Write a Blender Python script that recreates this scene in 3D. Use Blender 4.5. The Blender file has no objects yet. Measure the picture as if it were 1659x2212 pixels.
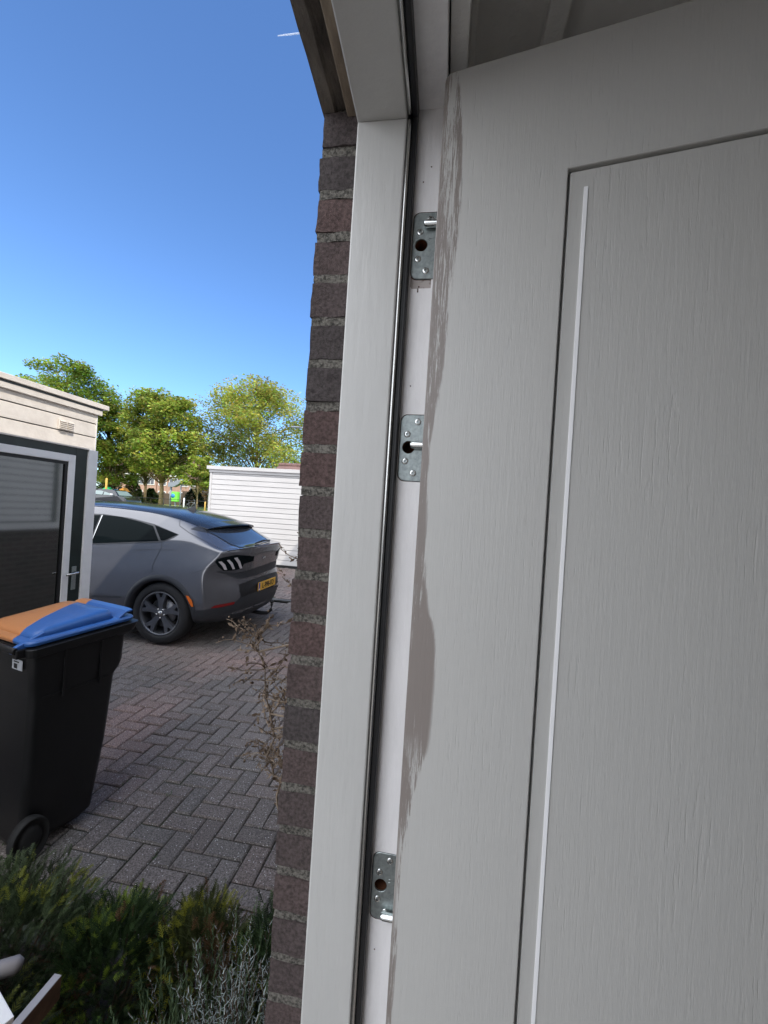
import bpy, bmesh, math, random
from mathutils import Vector, Matrix, noise
from mathutils.bvhtree import BVHTree
random.seed(7)
R = math.radians
scene = bpy.context.scene
# ------------------------------------------------------------------ camera
TH = math.atan(129/863); ROLL = math.atan(.0635); CAMZ = 1.70
cam = bpy.data.cameras.new("camera"); camo = bpy.data.objects.new("camera", cam); scene.collection.objects.link(camo)
cam.sensor_fit = 'HORIZONTAL'; cam.sensor_width = 36; cam.lens = 36*863/1659
cam.clip_start = .02; cam.clip_end = 20000
camo.matrix_world = Matrix.Translation((0, 0, CAMZ)) @ Matrix.Rotation(TH, 4, 'Z') @ Matrix.Rotation(R(90), 4, 'X') @ Matrix.Rotation(ROLL, 4, 'Z')
scene.camera = camo
# ------------------------------------------------------------------ sun, sky, exposure
SUN = Vector((-1, .75, -1.35)).normalized()          # the way the light travels
w = bpy.data.worlds.new("World"); scene.world = w; w.use_nodes = True
nt = w.node_tree; bg = nt.nodes['Background']
sky = nt.nodes.new('ShaderNodeTexSky'); sky.sky_type = 'NISHITA'; sky.sun_disc = False
sky.sun_elevation = math.asin(-SUN.z); sky.sun_rotation = math.atan2(-SUN.x, -SUN.y)
sky.air_density = 1.0; sky.dust_density = 0; sky.ozone_density = 4
# unseen bright cloud added to the sky colour behind the camera to lift shade
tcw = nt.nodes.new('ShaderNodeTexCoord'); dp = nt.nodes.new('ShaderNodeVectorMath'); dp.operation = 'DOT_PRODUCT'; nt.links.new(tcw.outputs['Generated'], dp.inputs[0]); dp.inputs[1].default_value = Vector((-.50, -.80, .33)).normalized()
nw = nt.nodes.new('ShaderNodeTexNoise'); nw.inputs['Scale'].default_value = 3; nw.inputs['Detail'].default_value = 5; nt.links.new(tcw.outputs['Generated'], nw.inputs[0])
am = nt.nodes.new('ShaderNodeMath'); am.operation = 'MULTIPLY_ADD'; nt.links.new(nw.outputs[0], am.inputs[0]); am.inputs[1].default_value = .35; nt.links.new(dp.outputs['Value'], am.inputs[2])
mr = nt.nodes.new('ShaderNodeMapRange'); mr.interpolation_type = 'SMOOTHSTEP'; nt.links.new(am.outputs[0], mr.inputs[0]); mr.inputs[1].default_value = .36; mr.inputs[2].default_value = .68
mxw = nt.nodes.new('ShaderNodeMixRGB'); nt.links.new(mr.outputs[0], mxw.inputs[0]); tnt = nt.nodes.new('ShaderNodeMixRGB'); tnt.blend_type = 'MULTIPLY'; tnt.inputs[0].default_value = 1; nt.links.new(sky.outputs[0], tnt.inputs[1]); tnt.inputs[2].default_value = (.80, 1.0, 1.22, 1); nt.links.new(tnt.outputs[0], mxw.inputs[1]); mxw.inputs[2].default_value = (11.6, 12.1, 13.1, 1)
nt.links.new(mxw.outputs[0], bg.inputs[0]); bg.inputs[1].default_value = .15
sl = bpy.data.lights.new("sun", 'SUN'); sl.energy = 2.6; sl.angle = R(.5); sl.color = (1, .93, .83)
so = bpy.data.objects.new("sun", sl); scene.collection.objects.link(so); so.rotation_euler = SUN.to_track_quat('-Z', 'Y').to_euler()
scene.view_settings.view_transform = 'Standard'; scene.view_settings.look = 'None'
scene.view_settings.exposure = .55; scene.view_settings.gamma = 1
scene.cycles.max_bounces = 10; scene.cycles.diffuse_bounces = 6
# ------------------------------------------------------------------ helpers
def ray(px, py):                                      # used only to measure points on known planes
    a, b = px-829.5, py-1106
    r = (a*math.cos(ROLL)+b*math.sin(ROLL))/863; u = (a*math.sin(ROLL)-b*math.cos(ROLL))/863
    return Vector((r*math.cos(TH)-math.sin(TH), math.cos(TH)+r*math.sin(TH), u))
def tag(o, label=None, cat=None, group=None, kind=None):
    if label: o['label'] = label
    if cat: o['category'] = cat
    if group: o['group'] = group
    if kind: o['kind'] = kind
    return o
def empty(name, loc=(0, 0, 0), rz=0, **k):
    o = bpy.data.objects.new(name, None); scene.collection.objects.link(o); o.location = loc; o.rotation_euler[2] = rz
    return tag(o, **k)
def link(name, me, mats, parent=None, **k):
    o = bpy.data.objects.new(name, me); scene.collection.objects.link(o)
    for m in (mats if isinstance(mats, (list, tuple)) else [mats]): me.materials.append(m)
    if parent: o.parent = parent
    return tag(o, **k)
class MB:
    def __init__(s): s.v = []; s.f = []; s.mi = []; s.col = []; s.sm = []
    def add(s, vs, fs, mi=0, col=None, smooth=False):
        n = len(s.v); s.v += [tuple(v) for v in vs]
        for f in fs: s.f.append([i+n for i in f]); s.mi.append(mi); s.sm.append(smooth); s.col.append(col)
        return s
    def box(s, a, b, M=None, **k):
        x0, y0, z0 = a; x1, y1, z1 = b
        vs = [Vector(p) for p in ((x0,y0,z0),(x1,y0,z0),(x1,y1,z0),(x0,y1,z0),(x0,y0,z1),(x1,y0,z1),(x1,y1,z1),(x0,y1,z1))]
        if M: vs = [M@v for v in vs]
        return s.add(vs, [(3,2,1,0),(4,5,6,7),(0,1,5,4),(1,2,6,5),(2,3,7,6),(3,0,4,7)], **k)
    def prism(s, poly, a, b, axis=1, **k):           # 2D polygon extruded along an axis
        def P(p, t): return (p[0], t, p[1]) if axis == 1 else ((t, p[0], p[1]) if axis == 0 else (p[0], p[1], t))
        n = len(poly); vs = [P(p, a) for p in poly]+[P(p, b) for p in poly]
        return s.add(vs, [list(range(n))[::-1], list(range(n, 2*n))]+[(i, (i+1)%n, n+(i+1)%n, n+i) for i in range(n)], **k)
    def tube(s, pts, r, n=8, cap=True, **k):
        pts = [Vector(p) for p in pts]; rs = r if isinstance(r, (list, tuple)) else [r]*len(pts)
        vs = []; fs = []; up = Vector((0, 0, 1)); k.setdefault('smooth', True)
        for i, p in enumerate(pts):
            d = (pts[min(i+1, len(pts)-1)]-pts[max(i-1, 0)]).normalized()
            a = d.cross(up if abs(d.z) < .95 else Vector((1, 0, 0))).normalized(); b = d.cross(a)
            for j in range(n):
                t = 2*math.pi*j/n; vs.append(p+(a*math.cos(t)+b*math.sin(t))*rs[i])
        for i in range(len(pts)-1):
            for j in range(n): fs.append((i*n+j, i*n+(j+1)%n, (i+1)*n+(j+1)%n, (i+1)*n+j))
        if cap: fs += [list(range(n))[::-1], list(range((len(pts)-1)*n, len(pts)*n))]
        return s.add(vs, fs, **k)
    def lathe(s, prof, n=32, M=None, **k):            # profile of (radius, height) about local z
        vs = []; fs = []; k.setdefault('smooth', True)
        for r, h in prof:
            for j in range(n):
                t = 2*math.pi*j/n; v = Vector((r*math.cos(t), r*math.sin(t), h)); vs.append(M@v if M else v)
        for i in range(len(prof)-1):
            for j in range(n): fs.append((i*n+j, i*n+(j+1)%n, (i+1)*n+(j+1)%n, (i+1)*n+j))
        return s.add(vs, fs, **k)
    def build(s, name, mats, parent=None, bevel=0, recalc=True, **k):
        me = bpy.data.meshes.new(name); me.from_pydata(s.v, [], s.f)
        me.polygons.foreach_set('material_index', s.mi); me.polygons.foreach_set('use_smooth', s.sm)
        if any(c is not None for c in s.col):
            ca = me.color_attributes.new('Col', 'FLOAT_COLOR', 'CORNER')
            for p in me.polygons:
                c = s.col[p.index] or (1, 1, 1)
                for li in p.loop_indices: ca.data[li].color = (*c, 1)
        if recalc:
            bm = bmesh.new(); bm.from_mesh(me); bmesh.ops.recalc_face_normals(bm, faces=bm.faces); bm.to_mesh(me); bm.free()
        me.update(); o = link(name, me, mats, parent, **k)
        if bevel:
            m = o.modifiers.new('bevel', 'BEVEL'); m.width = bevel; m.segments = 2; m.limit_method = 'ANGLE'; m.angle_limit = R(40)
        return o
def copy_tree(o, parent=None):
    c = o.copy(); scene.collection.objects.link(c)
    if parent: c.parent = parent
    for ch in [x for x in scene.objects if x.parent == o]: copy_tree(ch, c)
    return c
def mat(name, col, rough=.6, metal=0, spec=.5, var=0, vscale=8, stretch=(1, 1, 1), bump=0, bscale=60, bstretch=None, col2=None, fac=None, attr=False, coat=0, trans=0):
    """principled material: base colour varied by noise, optional second colour, bump from noise"""
    m = bpy.data.materials.new(name); m.use_nodes = True; N = m.node_tree.nodes; L = m.node_tree.links
    b = N['Principled BSDF']; b.inputs['Roughness'].default_value = rough; b.inputs['Metallic'].default_value = metal
    b.inputs['Specular IOR Level'].default_value = spec; b.inputs['Coat Weight'].default_value = coat
    b.inputs['Transmission Weight'].default_value = trans
    b.inputs['Base Color'].default_value = (*col, 1)
    tc = N.new('ShaderNodeTexCoord'); cur = None
    def nz(scale, st, detail=6, rg=.6):
        mp = N.new('ShaderNodeMapping'); mp.inputs['Scale'].default_value = st; L.new(tc.outputs['Object'], mp.inputs[0])
        t = N.new('ShaderNodeTexNoise'); t.inputs['Scale'].default_value = scale; t.inputs['Detail'].default_value = detail; t.inputs['Roughness'].default_value = rg
        L.new(mp.outputs[0], t.inputs[0]); return t
    if col2 or var:
        t = nz(vscale, stretch); rp = N.new('ShaderNodeValToRGB'); L.new(t.outputs[0], rp.inputs[0])
        c2 = col2 or tuple(c*(1-var) for c in col); c1 = col if col2 else tuple(min(1, c*(1+var)) for c in col)
        lo, hi = fac or (.35, .65)
        rp.color_ramp.elements[0].position = lo; rp.color_ramp.elements[0].color = (*c2, 1)
        rp.color_ramp.elements[1].position = hi; rp.color_ramp.elements[1].color = (*c1, 1); cur = rp.outputs[0]
    if attr:
        a = N.new('ShaderNodeVertexColor'); a.layer_name = 'Col'; mx = N.new('ShaderNodeMixRGB'); mx.blend_type = 'MULTIPLY'; mx.inputs[0].default_value = 1
        L.new(a.outputs[0], mx.inputs[1])
        if cur: L.new(cur, mx.inputs[2])
        else: mx.inputs[2].default_value = (*col, 1)
        cur = mx.outputs[0]
    if cur: L.new(cur, b.inputs['Base Color'])
    if bump:
        t = nz(bscale, bstretch or stretch, 8, .65); bp = N.new('ShaderNodeBump'); bp.inputs['Strength'].default_value = 1; bp.inputs['Distance'].default_value = bump
        L.new(t.outputs[0], bp.inputs['Height']); L.new(bp.outputs[0], b.inputs['Normal'])
    m['out'] = 0
    return m
def nodes(m): return m.node_tree.nodes, m.node_tree.links, m.node_tree.nodes['Principled BSDF']

M = {}
M['frame'] = mat('frame_paint', (.565, .56, .535), .36, var=.02, vscale=5, stretch=(3, 3, 1), bump=.0007, bscale=14, bstretch=(5, 5, .6))
M['rebate'] = mat('rebate_white_paint', (.88, .86, .85), .4, var=.05, vscale=12, stretch=(3, 3, .6), bump=.0012, bscale=14, bstretch=(4, 4, 1))
M['seal'] = mat('black_rubber', (.012, .012, .013), .45)
M['steel'] = mat('strip_steel', (.62, .62, .6), .22, metal=1)
M['dark'] = mat('near_black', (.008, .008, .009), .5)
M['plaster'] = mat('ceiling_paint', (.86, .84, .80), .8, var=.06, vscale=7, bump=.002, bscale=60)
M['concrete'] = mat('lintel_concrete', (.20, .17, .14), .9, col2=(.055, .047, .04), vscale=22, stretch=(1.6, .6, 1), fac=(.3, .66), bump=.006, bscale=70)
M['sealstrip'] = mat('stained_wood_strip', (.36, .29, .21), .8, col2=(.16, .12, .085), vscale=14, stretch=(2, .5, 1), bump=.002, bscale=80)
M['mortar'] = mat('grey_mortar', (.25, .232, .20), .95, col2=(.05, .047, .04), vscale=230, fac=(.36, .60), bump=.008, bscale=260)
M['brick'] = mat('purple_brown_brick', (1, 1, 1), .95, col2=(.42, .40, .40), vscale=190, fac=(.36, .64), attr=True, bump=.004, bscale=380)
M['white'] = mat('white_board_paint', (.86, .85, .83), .55, var=.04, vscale=3, stretch=(1, 1, 3), bump=.002, bscale=30)
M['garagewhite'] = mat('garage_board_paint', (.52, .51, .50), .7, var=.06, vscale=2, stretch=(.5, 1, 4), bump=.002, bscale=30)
M['cream'] = mat('cream_board_paint', (.80, .74, .66), .6, col2=(.66, .60, .53), vscale=9, fac=(.25, .6), bump=.002, bscale=30)
M['green_black'] = mat('black_green_paint', (.014, .024, .022), .28, var=.3)
# ------------------------------------------------------------------ ground
def ground_z(x, y):
    t = min(1, max(0, (y-14)/16)); return .72*t*t*(3-2*t)
mb = MB(); xs = [-3000, -400, -150, -80]+list(range(-70, 21, 5))+[60, 400, 3000]; ys = [-400, -40, -10, 0, 6, 11, 13, 14, 17, 20, 23, 26, 29, 32, 40, 60, 90, 150, 400, 5000]
vs = [(x, y, ground_z(x, y)-.05) for y in ys for x in xs]; n = len(xs)
mb.add(vs, [(j*n+i, j*n+i+1, (j+1)*n+i+1, (j+1)*n+i) for j in range(len(ys)-1) for i in range(n-1)], smooth=True)
M['grassland'] = mat('sunlit_grass', (.26, .33, .06), .9, col2=(.17, .24, .045), vscale=1.5)
M['gravel'] = mat('grey_pavement', (.16, .155, .15), .9, var=.2, vscale=.6)
mb.build('ground', M['gravel'], kind='structure')
mb = MB(); vs = []; gy = (29, 32, 40, 60, 90, 150)
for y in gy: vs += [(-170, y, ground_z(0, y)-.02), (30, y, ground_z(0, y)-.02)]
mb.add(vs, [(2*i, 2*i+1, 2*i+3, 2*i+2) for i in range(len(gy)-1)]).build('grass_field', M['grassland'], kind='structure')
M['asphalt'] = mat('asphalt', (.09, .09, .092), .9, var=.15, vscale=6, bump=.003, bscale=200)
mb = MB(); vs = []
for y in (10.4, 13, 14, 17, 20, 23, 26, 29): vs += [(-60, y, ground_z(0, y)-.03), (30, y, ground_z(0, y)-.03)]
mb.add(vs, [(2*i, 2*i+1, 2*i+3, 2*i+2) for i in range(7)]).build('road', M['asphalt'], kind='structure')

# herringbone driveway, every clinker a chamfered block in one sheet
M['paver'] = mat('concrete_clinker', (1, 1, 1), .8, col2=(.36, .35, .34), vscale=150, fac=(.40, .62), attr=True, bump=.004, bscale=260)
N, L, b = nodes(M['paver'])
vo = N.new('ShaderNodeTexVoronoi'); vo.inputs['Scale'].default_value = 150; tc = N.new('ShaderNodeTexCoord'); L.new(tc.outputs['Object'], vo.inputs[0])
se = N.new('ShaderNodeSeparateColor'); L.new(vo.outputs['Color'], se.inputs[0]); gt = N.new('ShaderNodeMath'); gt.operation = 'GREATER_THAN'; gt.inputs[1].default_value = .925; L.new(se.outputs[0], gt.inputs[0])
lt = N.new('ShaderNodeMath'); lt.operation = 'LESS_THAN'; lt.inputs[1].default_value = .33; L.new(vo.outputs['Distance'], lt.inputs[0])
mu = N.new('ShaderNodeMath'); mu.operation = 'MULTIPLY'; L.new(gt.outputs[0], mu.inputs[0]); L.new(lt.outputs[0], mu.inputs[1])
mx = N.new('ShaderNodeMixRGB'); old = b.inputs['Base Color'].links[0].from_socket; L.new(mu.outputs[0], mx.inputs[0]); L.new(old, mx.inputs[1]); mx.inputs[2].default_value = (.62, .61, .60, 1); L.new(mx.outputs[0], b.inputs['Base Color'])
M['joint'] = mat('mossy_joint', (.05, .048, .04), .95, col2=(.028, .045, .016), vscale=5, fac=(.4, .6), bump=.004, bscale=120)
def pave(name, x0, x1, y0, y1, base, lab=None):
    mb = MB(); P = .1035; g = .0035
    for j in range(int((y1-y0)/P)):
        for i in range(int((x1-x0)/P)):
            k = (i-j) % 4
            if k not in (0, 3): continue
            ax, ay = x0+i*P, y0+j*P; bx, by = (ax+2*P, ay+P) if k == 0 else (ax+P, ay+2*P)
            if bx > x1+P*.6 or by > y1+P*.6: continue
            q = lambda: random.uniform(-.0012, .0012)
            ax += g+q(); ay += g+q(); bx -= g+q(); by -= g+q(); c = .008
            cx, cy = (ax+bx)/2, (ay+by)/2
            if cy < 1.36: continue
            sag = .012*noise.noise((cx*.7, cy*.7, 0)); zt = sag+q()*1.2; tx, ty = q()*1.5, q()*1.5
            vs = [(ax,ay,zt-.02),(bx,ay,zt-.02),(bx,by,zt-.02),(ax,by,zt-.02),(ax,ay,zt-.006),(bx,ay,zt-.006),(bx,by,zt-.006),(ax,by,zt-.006),
                  (ax+c,ay+c,zt-tx-ty),(bx-c,ay+c,zt+tx-ty),(bx-c,by-c,zt+tx+ty),(ax+c,by-c,zt-tx+ty)]
            fs = [(0,1,5,4),(1,2,6,5),(2,3,7,6),(3,0,4,7),(4,5,9,8),(5,6,10,9),(6,7,11,10),(7,4,8,11),(8,9,10,11)]
            v = random.uniform(.86, 1.08)*(1+.35*noise.noise((cx*1.3, cy*1.3, 5))); rd = max(0, noise.noise((cx*1.1+3, cy*1.1, 9)))*.9+random.uniform(0, .16)
            mb.add(vs, fs, col=(base[0]*v*(1+rd*.5), base[1]*v*(1+rd*.08), base[2]*v))
    o = mb.build(name, M['paver'], recalc=False, kind='structure')
    MB().add([(x0-.3, y0-.3, -.013), (x1+.3, y0-.3, -.013), (x1+.3, y1+.1, -.013), (x0-.3, y1+.1, -.013)], [(0, 1, 2, 3)]).build('paving_bed', M['joint'], kind='structure')
pave('driveway', -8.5, -.3, .55, 6.72, (.255, .230, .212))
pave('driveway_apron', -9.5, -.3, 6.98, 10.46, (.27, .225, .205))
MB().box((-9.5, 6.80, -.1), (-.3, 6.90, .012)).build('kerb', mat('kerb_concrete', (.10, .10, .10), .9, var=.2, vscale=9), bevel=.004, kind='structure')

MB().add([(-6, -8, .006), (-.226, -8, .006), (-.226, -.32, .006), (-6, -.32, .006)], [(0, 1, 2, 3)]).build('bounce_ground', mat('pale_bounce_surface', (.46, .42, .37), .9, var=.1, vscale=2), kind='structure')  # unseen pale ground behind the camera, added to bounce light on to the door
# ------------------------------------------------------------------ our house (doorway side)
def rough_box(mb, a, b, seed, amp, col, nx=5, smooth=True):
    """a box subdivided and roughened, rounded arrises"""
    a = Vector(a); b = Vector(b); ctr = (a+b)/2; h = (b-a)/2
    for ax in range(3):
        for sgn in (-1, 1):
            u, v = (ax+1) % 3, (ax+2) % 3
            nu = max(2, int(h[u]*2/.012)); nv = max(2, int(h[v]*2/.012)); vs = []
            for j in range(nv+1):
                for i in range(nu+1):
                    p = Vector((0, 0, 0)); p[ax] = sgn*h[ax]; p[u] = h[u]*(2*i/nu-1); p[v] = h[v]*(2*j/nv-1)
                    r = .0014; q = Vector((max(-h[k]+r, min(h[k]-r, p[k])) for k in range(3))); d = p-q
                    if d.length > 0: p = q+d.normalized()*r
                    w = ctr+p; w = w+Vector([amp*.8*noise.noise(w*30+Vector((seed, k*7, 0)))+amp*.75*noise.noise(w*150+Vector((seed, k*9, 3))) for k in range(3)])
                    vs.append(w)
            mb.add(vs, [(j*(nu+1)+i, j*(nu+1)+i+1, (j+1)*(nu+1)+i+1, (j+1)*(nu+1)+i) for j in range(nv) for i in range(nu)], col=col, smooth=smooth)
YB = .600; CO = .0664; XO = -.2262; ZT = 2.316
house = empty('brick_house', (0, .6, 0), label='brown brick house wall end seen beside the light grey door frame', cat='house')
house.location = (0, 0, 0)
mb = MB(); z = ZT-.052; k = 0
while z > -.1:
    c = random.choice([(.135, .098, .092), (.12, .092, .088), (.11, .088, .085), (.15, .098, .09), (.125, .10, .095), (.098, .082, .08)])
    L_ = .20 if k % 2 else .095; j = [random.uniform(-.0022, .0022) for _ in range(4)]
    rough_box(mb, (XO+j[0], YB+j[1], z), (-.126, YB+L_, z+.0525), k*3.1, .0020, c)
    rough_box(mb, (XO+j[2], YB+L_+.011, z), (-.126, YB+L_+.2, z+.0525), k*5.1+1, .0016, c)
    z -= CO; k += 1
mb.build('reveal_bricks', M['brick'], house, recalc=True)
mb = MB(); z = ZT-.052-CO+.0525; k = 0
while z > -.1:
    rough_box(mb, (XO+.0012, YB+.0016, z-.001), (-.126, YB+.42, z+.0149), k*2.3+40, .0026, None); z -= CO; k += 1
rough_box(mb, (XO+.006, YB+.004, ZT-.0005), (-.17, YB+.1, ZT+.012), 77, .004, None)
mb.build('mortar_joints', M['mortar'], house)
# rest of the outer skin: running wall away from and behind the doorway, with procedural brick
bw = bpy.data.materials.new('brick_wall_skin'); bw.use_nodes = True; N, L, b = nodes(bw)
tc = N.new('ShaderNodeTexCoord'); mp = N.new('ShaderNodeMapping'); mp.inputs['Rotation'].default_value = (0, 0, 0)
cx = N.new('ShaderNodeSeparateXYZ'); L.new(tc.outputs['Object'], cx.inputs[0]); ad = N.new('ShaderNodeMath'); L.new(cx.outputs[0], ad.inputs[0]); L.new(cx.outputs[1], ad.inputs[1])
cb = N.new('ShaderNodeCombineXYZ'); L.new(ad.outputs[0], cb.inputs[0]); L.new(cx.outputs[2], cb.inputs[1])
bt = N.new('ShaderNodeTexBrick'); bt.inputs['Scale'].default_value = 1; bt.inputs['Brick Width'].default_value = .22; bt.inputs['Row Height'].default_value = CO; bt.inputs['Mortar Size'].default_value = .006
bt.inputs['Color1'].default_value = (.13, .095, .09, 1); bt.inputs['Color2'].default_value = (.09, .075, .072, 1); bt.inputs['Mortar'].default_value = (.22, .21, .18, 1)
L.new(cb.outputs[0], bt.inputs[0]); L.new(bt.outputs[0], b.inputs['Base Color']); b.inputs['Roughness'].default_value = .9
bp = N.new('ShaderNodeBump'); bp.inputs['Distance'].default_value = .004; bp.invert = True; L.new(bt.outputs[1], bp.inputs['Height']); L.new(bp.outputs[0], b.inputs['Normal'])
M['brickwall'] = bw
mb = MB()
mb.box((-.2245, 1.003, -.1), (-.03, 9.6, 5.2))                     # beyond the reveal
mb.box((-.2245, -8, -.1), (-.03, -.47, 5.2))                       # behind the camera
mb.box((-.2245, -.47, 2.50), (-.03, 1.003, 5.2))                   # above the lintel
mb.box((-.118, .69, -.1), (-.03, 1.003, 2.5))
mb.build('wall', M['brickwall'], house)
MB().prism([(-.2247+0, 2.46), (-.24, 2.46), (-.24, 5.19), (-.2247, 5.19)], 1.2, 9.5, 1).build('upper_cladding', M['white'], house)
MB().box((-.03, 9.4, 0), (8, 9.6, 5.2)).box((7.8, -8, 0), (8, 9.4, 5.2)).box((-.03, -8, 0), (7.8, -7.8, 5.2)).build('side_wall', M['brickwall'], house)
mb = MB(); mb.prism([(-.50, 5.2), (8.4, 5.2), (8.4, 5.34), (3.9, 7.4), (-.50, 5.30)], -8.2, 9.8)
mb.build('roof', mat('dark_roof', (.06, .05, .045), .8, var=.2), house)
# lintel: concrete, with the stained strip between it and the frame
mb = MB(); zl = ZT+.004
prof = [(-.2262, zl), (-.207, zl-.003), (-.203, zl+.004), (-.190, zl+.006), (-.187, zl+.022), (-.165, zl+.024), (-.120, zl+.024), (-.120, 2.50), (-.2262, 2.50)]
ysl = [-.62+.03*i for i in range(48)]; vs = []; npf = len(prof)
for y in ysl:
    if y > .78: continue
    for i, (x, z_) in enumerate(prof):
        a_ = .0022 if i < 5 else 0
        vs.append((x+a_*noise.noise((y*30, x*50, 1)), y, z_+a_*1.3*noise.noise((y*24, x*60, 8))))
ns = len(vs)//npf
mb.add(vs, [(j*npf+i, j*npf+(i+1) % npf, (j+1)*npf+(i+1) % npf, (j+1)*npf+i) for j in range(ns-1) for i in range(npf)]+[list(range(npf)), list(range((ns-1)*npf, ns*npf))])
mb.build('lintel', M['concrete'], house)
MB().box((-.186, -.6, zl-.012), (-.164, .60, zl+.021)).build('lintel_strip', M['sealstrip'], house, bevel=.002)
# neighbouring window in the outer skin, seen only mirrored in the shed door
wn = MB(); x0 = -.2247
for (ya, yb, za, zb) in ((2.6, 5.15, 1.16, 1.25), (2.6, 5.15, 2.25, 2.34), (5.06, 5.15, 1.2501, 2.2499), (2.6, 2.69, 1.2501, 2.2499), (4.05, 4.13, 1.2501, 2.2499)): wn.box((x0-.03, ya, za), (x0, yb, zb))
wf = wn.build('window', M['white'], house)
MB().box((x0-.006, 2.69, 1.25), (x0-.001, 5.06, 2.25)).build('pane', mat('blue_grey_glass', (.10, .12, .12), .1), wf)
bl = MB()
for i in range(11): bl.box((x0-.012, 4.2, 1.27+i*.088), (x0-.007, 4.98, 1.348+i*.088))
bl.build('blind', M['white'], wf)
# interior of the hall
mb = MB(); mb.box((-.03, 1.9, 0), (1.9, 2.0, 2.45)).box((-.03, -1.5, 0), (1.9, -1.4, 2.45)).box((1.8, -1.4, 0), (1.9, 1.9, 2.45))
mb.box((-.028, .66, 0), (-.012, 1.9, 2.45)).box((-.028, -1.4, 0), (-.012, -.56, 2.45))
mb.build('hall_wall', mat('hall_plaster', (.80, .78, .75), .85, var=.03), house)
mb = MB(); mb.box((-.03, -1.5, 2.451), (1.9, 2.0, 2.55)).box((.103, -1.4, 2.425), (.132, 1.9, 2.4505)).box((-.030, -1.4, 2.32), (-.006, 1.9, 2.4505)).box((-.006, -1.4, 2.415), (.004, 1.9, 2.4505))
mb.build('hall_ceiling', M['plaster'], house, bevel=.002)
MB().box((-.2, -1.5, -.05), (1.9, 2.0, .06)).build('hall_floor', mat('hall_tiles', (.52, .46, .40), .5, var=.1), house)
# opposite shut face of the opening
MB().box((-.2245, -.62, 0), (-.166, -.47, 2.50)).build('opposite_reveal', M['brickwall'], house)

# ------------------------------------------------------------------ door frame
fr = empty('door_frame', (-.12, .6, 0), label='light grey painted wooden door frame with black seal and white rebate beside the open door', cat='door frame'); fr.location = (0, 0, 0)
YF = .570; ZS = 2.271; YR = .590; ZR = 2.299; XL = -.1615; XM = -.0877; XS = -.0726; XI = -.032
MB().box((XL, YF, 0), (XM, .69, ZS-.0006)).build('jamb', M['frame'], fr, bevel=.0025)
MB().box((XL-.0005, -.45, ZS), (XM, .69, 2.345)).build('head', M['frame'], fr, bevel=.0025)
MB().box((XL, -.52, 0), (XM, -.45, ZS-.0006)).build('opposite_jamb', M['frame'], fr, bevel=.0025)
MB().box((XM+.0002, YF+.0025, 0), (XM+.0065, YF+.012, ZS+.002)).build('metal_strip', M['steel'], fr, bevel=.0028)
MB().box((XM+.0002, -.45, ZS+.0030), (XM+.0065, YF+.002, ZS+.012)).build('metal_strip', M['steel'], fr, bevel=.0028)
for (a_, b_) in (((XM+.0067, YF+.006, 0), (XS-.0004, YR+.004, ZS+.006)), ((XM+.0067, -.45, ZS+.0065), (XS-.0004, YF+.02, ZR+.004))):
    MB().box(a_, b_).build('rubber_seal', M['seal'], fr, bevel=.002)
MB().box((XM+.0085, YF+.0050, 0), (XM+.0095, YF+.0062, ZS)).build('seal_lip', M['seal'], fr)
# rebate jamb with sockets behind the hinge plates: holes drilled
HZ = [(2.097, 'top'), (1.797, 'mid'), (1.147, 'low')]
M['wood'] = mat('raw_brown_wood', (.22, .085, .035), .85, col2=(.10, .035, .016), vscale=30, stretch=(1, 1, .3), bump=.002, bscale=90)
mb = MB(); Mx = Matrix.Rotation(R(-90), 4, 'X')
rb = MB().box((XS-.0008, YR, 0), (XI, .655, ZR+.05)).build('rebate_jamb', M['rebate'], fr)
MB().box((XS-.0008, -.45, ZR), (XI, YR-.0003, 2.345)).build('rebate_head', M['rebate'], fr, bevel=.001)
mb = MB(); mb.box((XS, -.52, 0), (XI, -.46, ZR-.001)); mb.build('opposite_rebate', M['rebate'], fr)
cut = MB()
def plate_pts(dz=0, inset=0):
    hw, hh, r = .0255-inset, .0492-inset, .0105; pts = []
    for cx_, cz_, a0 in ((-hw+r, hh-r, 90), (-hw+r, -hh+r, 180)):
        for i in range(7): t = R(a0+90*i/6); pts.append((cx_+r*math.cos(t), cz_+r*math.sin(t)))
    return pts+[(hw, -hh), (hw, hh)]
XP = -.0725+.0255+.0012
for z0, _ in HZ:
    cut.prism([(XP+p[0], z0+p[1]) for p in plate_pts(inset=-.0007)], YR-.01, YR+.0035)
    HC = (-.0578, z0+.001+(0 if _ != 'top' else 0))
    cut.prism([(HC[0]+.0102*math.cos(2*math.pi*i/28), HC[1]+.0102*math.sin(2*math.pi*i/28)) for i in range(28)], YR-.005, YR+.03)
# old mortise under the top plate
z0 = HZ[0][0]; cut.prism([(-.0705, z0-.040), (-.0705, z0-.0605), (-.068, z0-.0635), (-.0600, z0-.0635), (-.0598, z0-.069), (-.0578, z0-.069), (-.0578, z0-.0632), (-.04, z0-.063), (-.04, z0-.040)], YR-.01, YR+.0022)
for hx, hz in ((-.0605, 2.192), (-.0605, 1.889), (-.0578, 2.0375), (-.0610, 1.052), (-.050, 2.214)):
    cut.prism([(hx+.0011*math.cos(k_), hz+.0011*math.sin(k_)) for k_ in [i*math.pi/4 for i in range(8)]], YR-.01, YR+.008)
M['scuff'] = mat('scuffed_bare_wood', (.52, .47, .44), .85, col2=(.10, .05, .035), vscale=90, fac=(.34, .47), bump=.001, bscale=100)
co = cut.build('cutter', [M['wood']])
bmm = rb.modifiers.new('cut', 'BOOLEAN'); bmm.object = co; bmm.solver = 'EXACT'; bmm.operation = 'DIFFERENCE'; bmm.use_self = True
rb.data.materials.append(M['wood'])
try: bmm.material_mode = 'TRANSFER'
except Exception: pass
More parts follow.
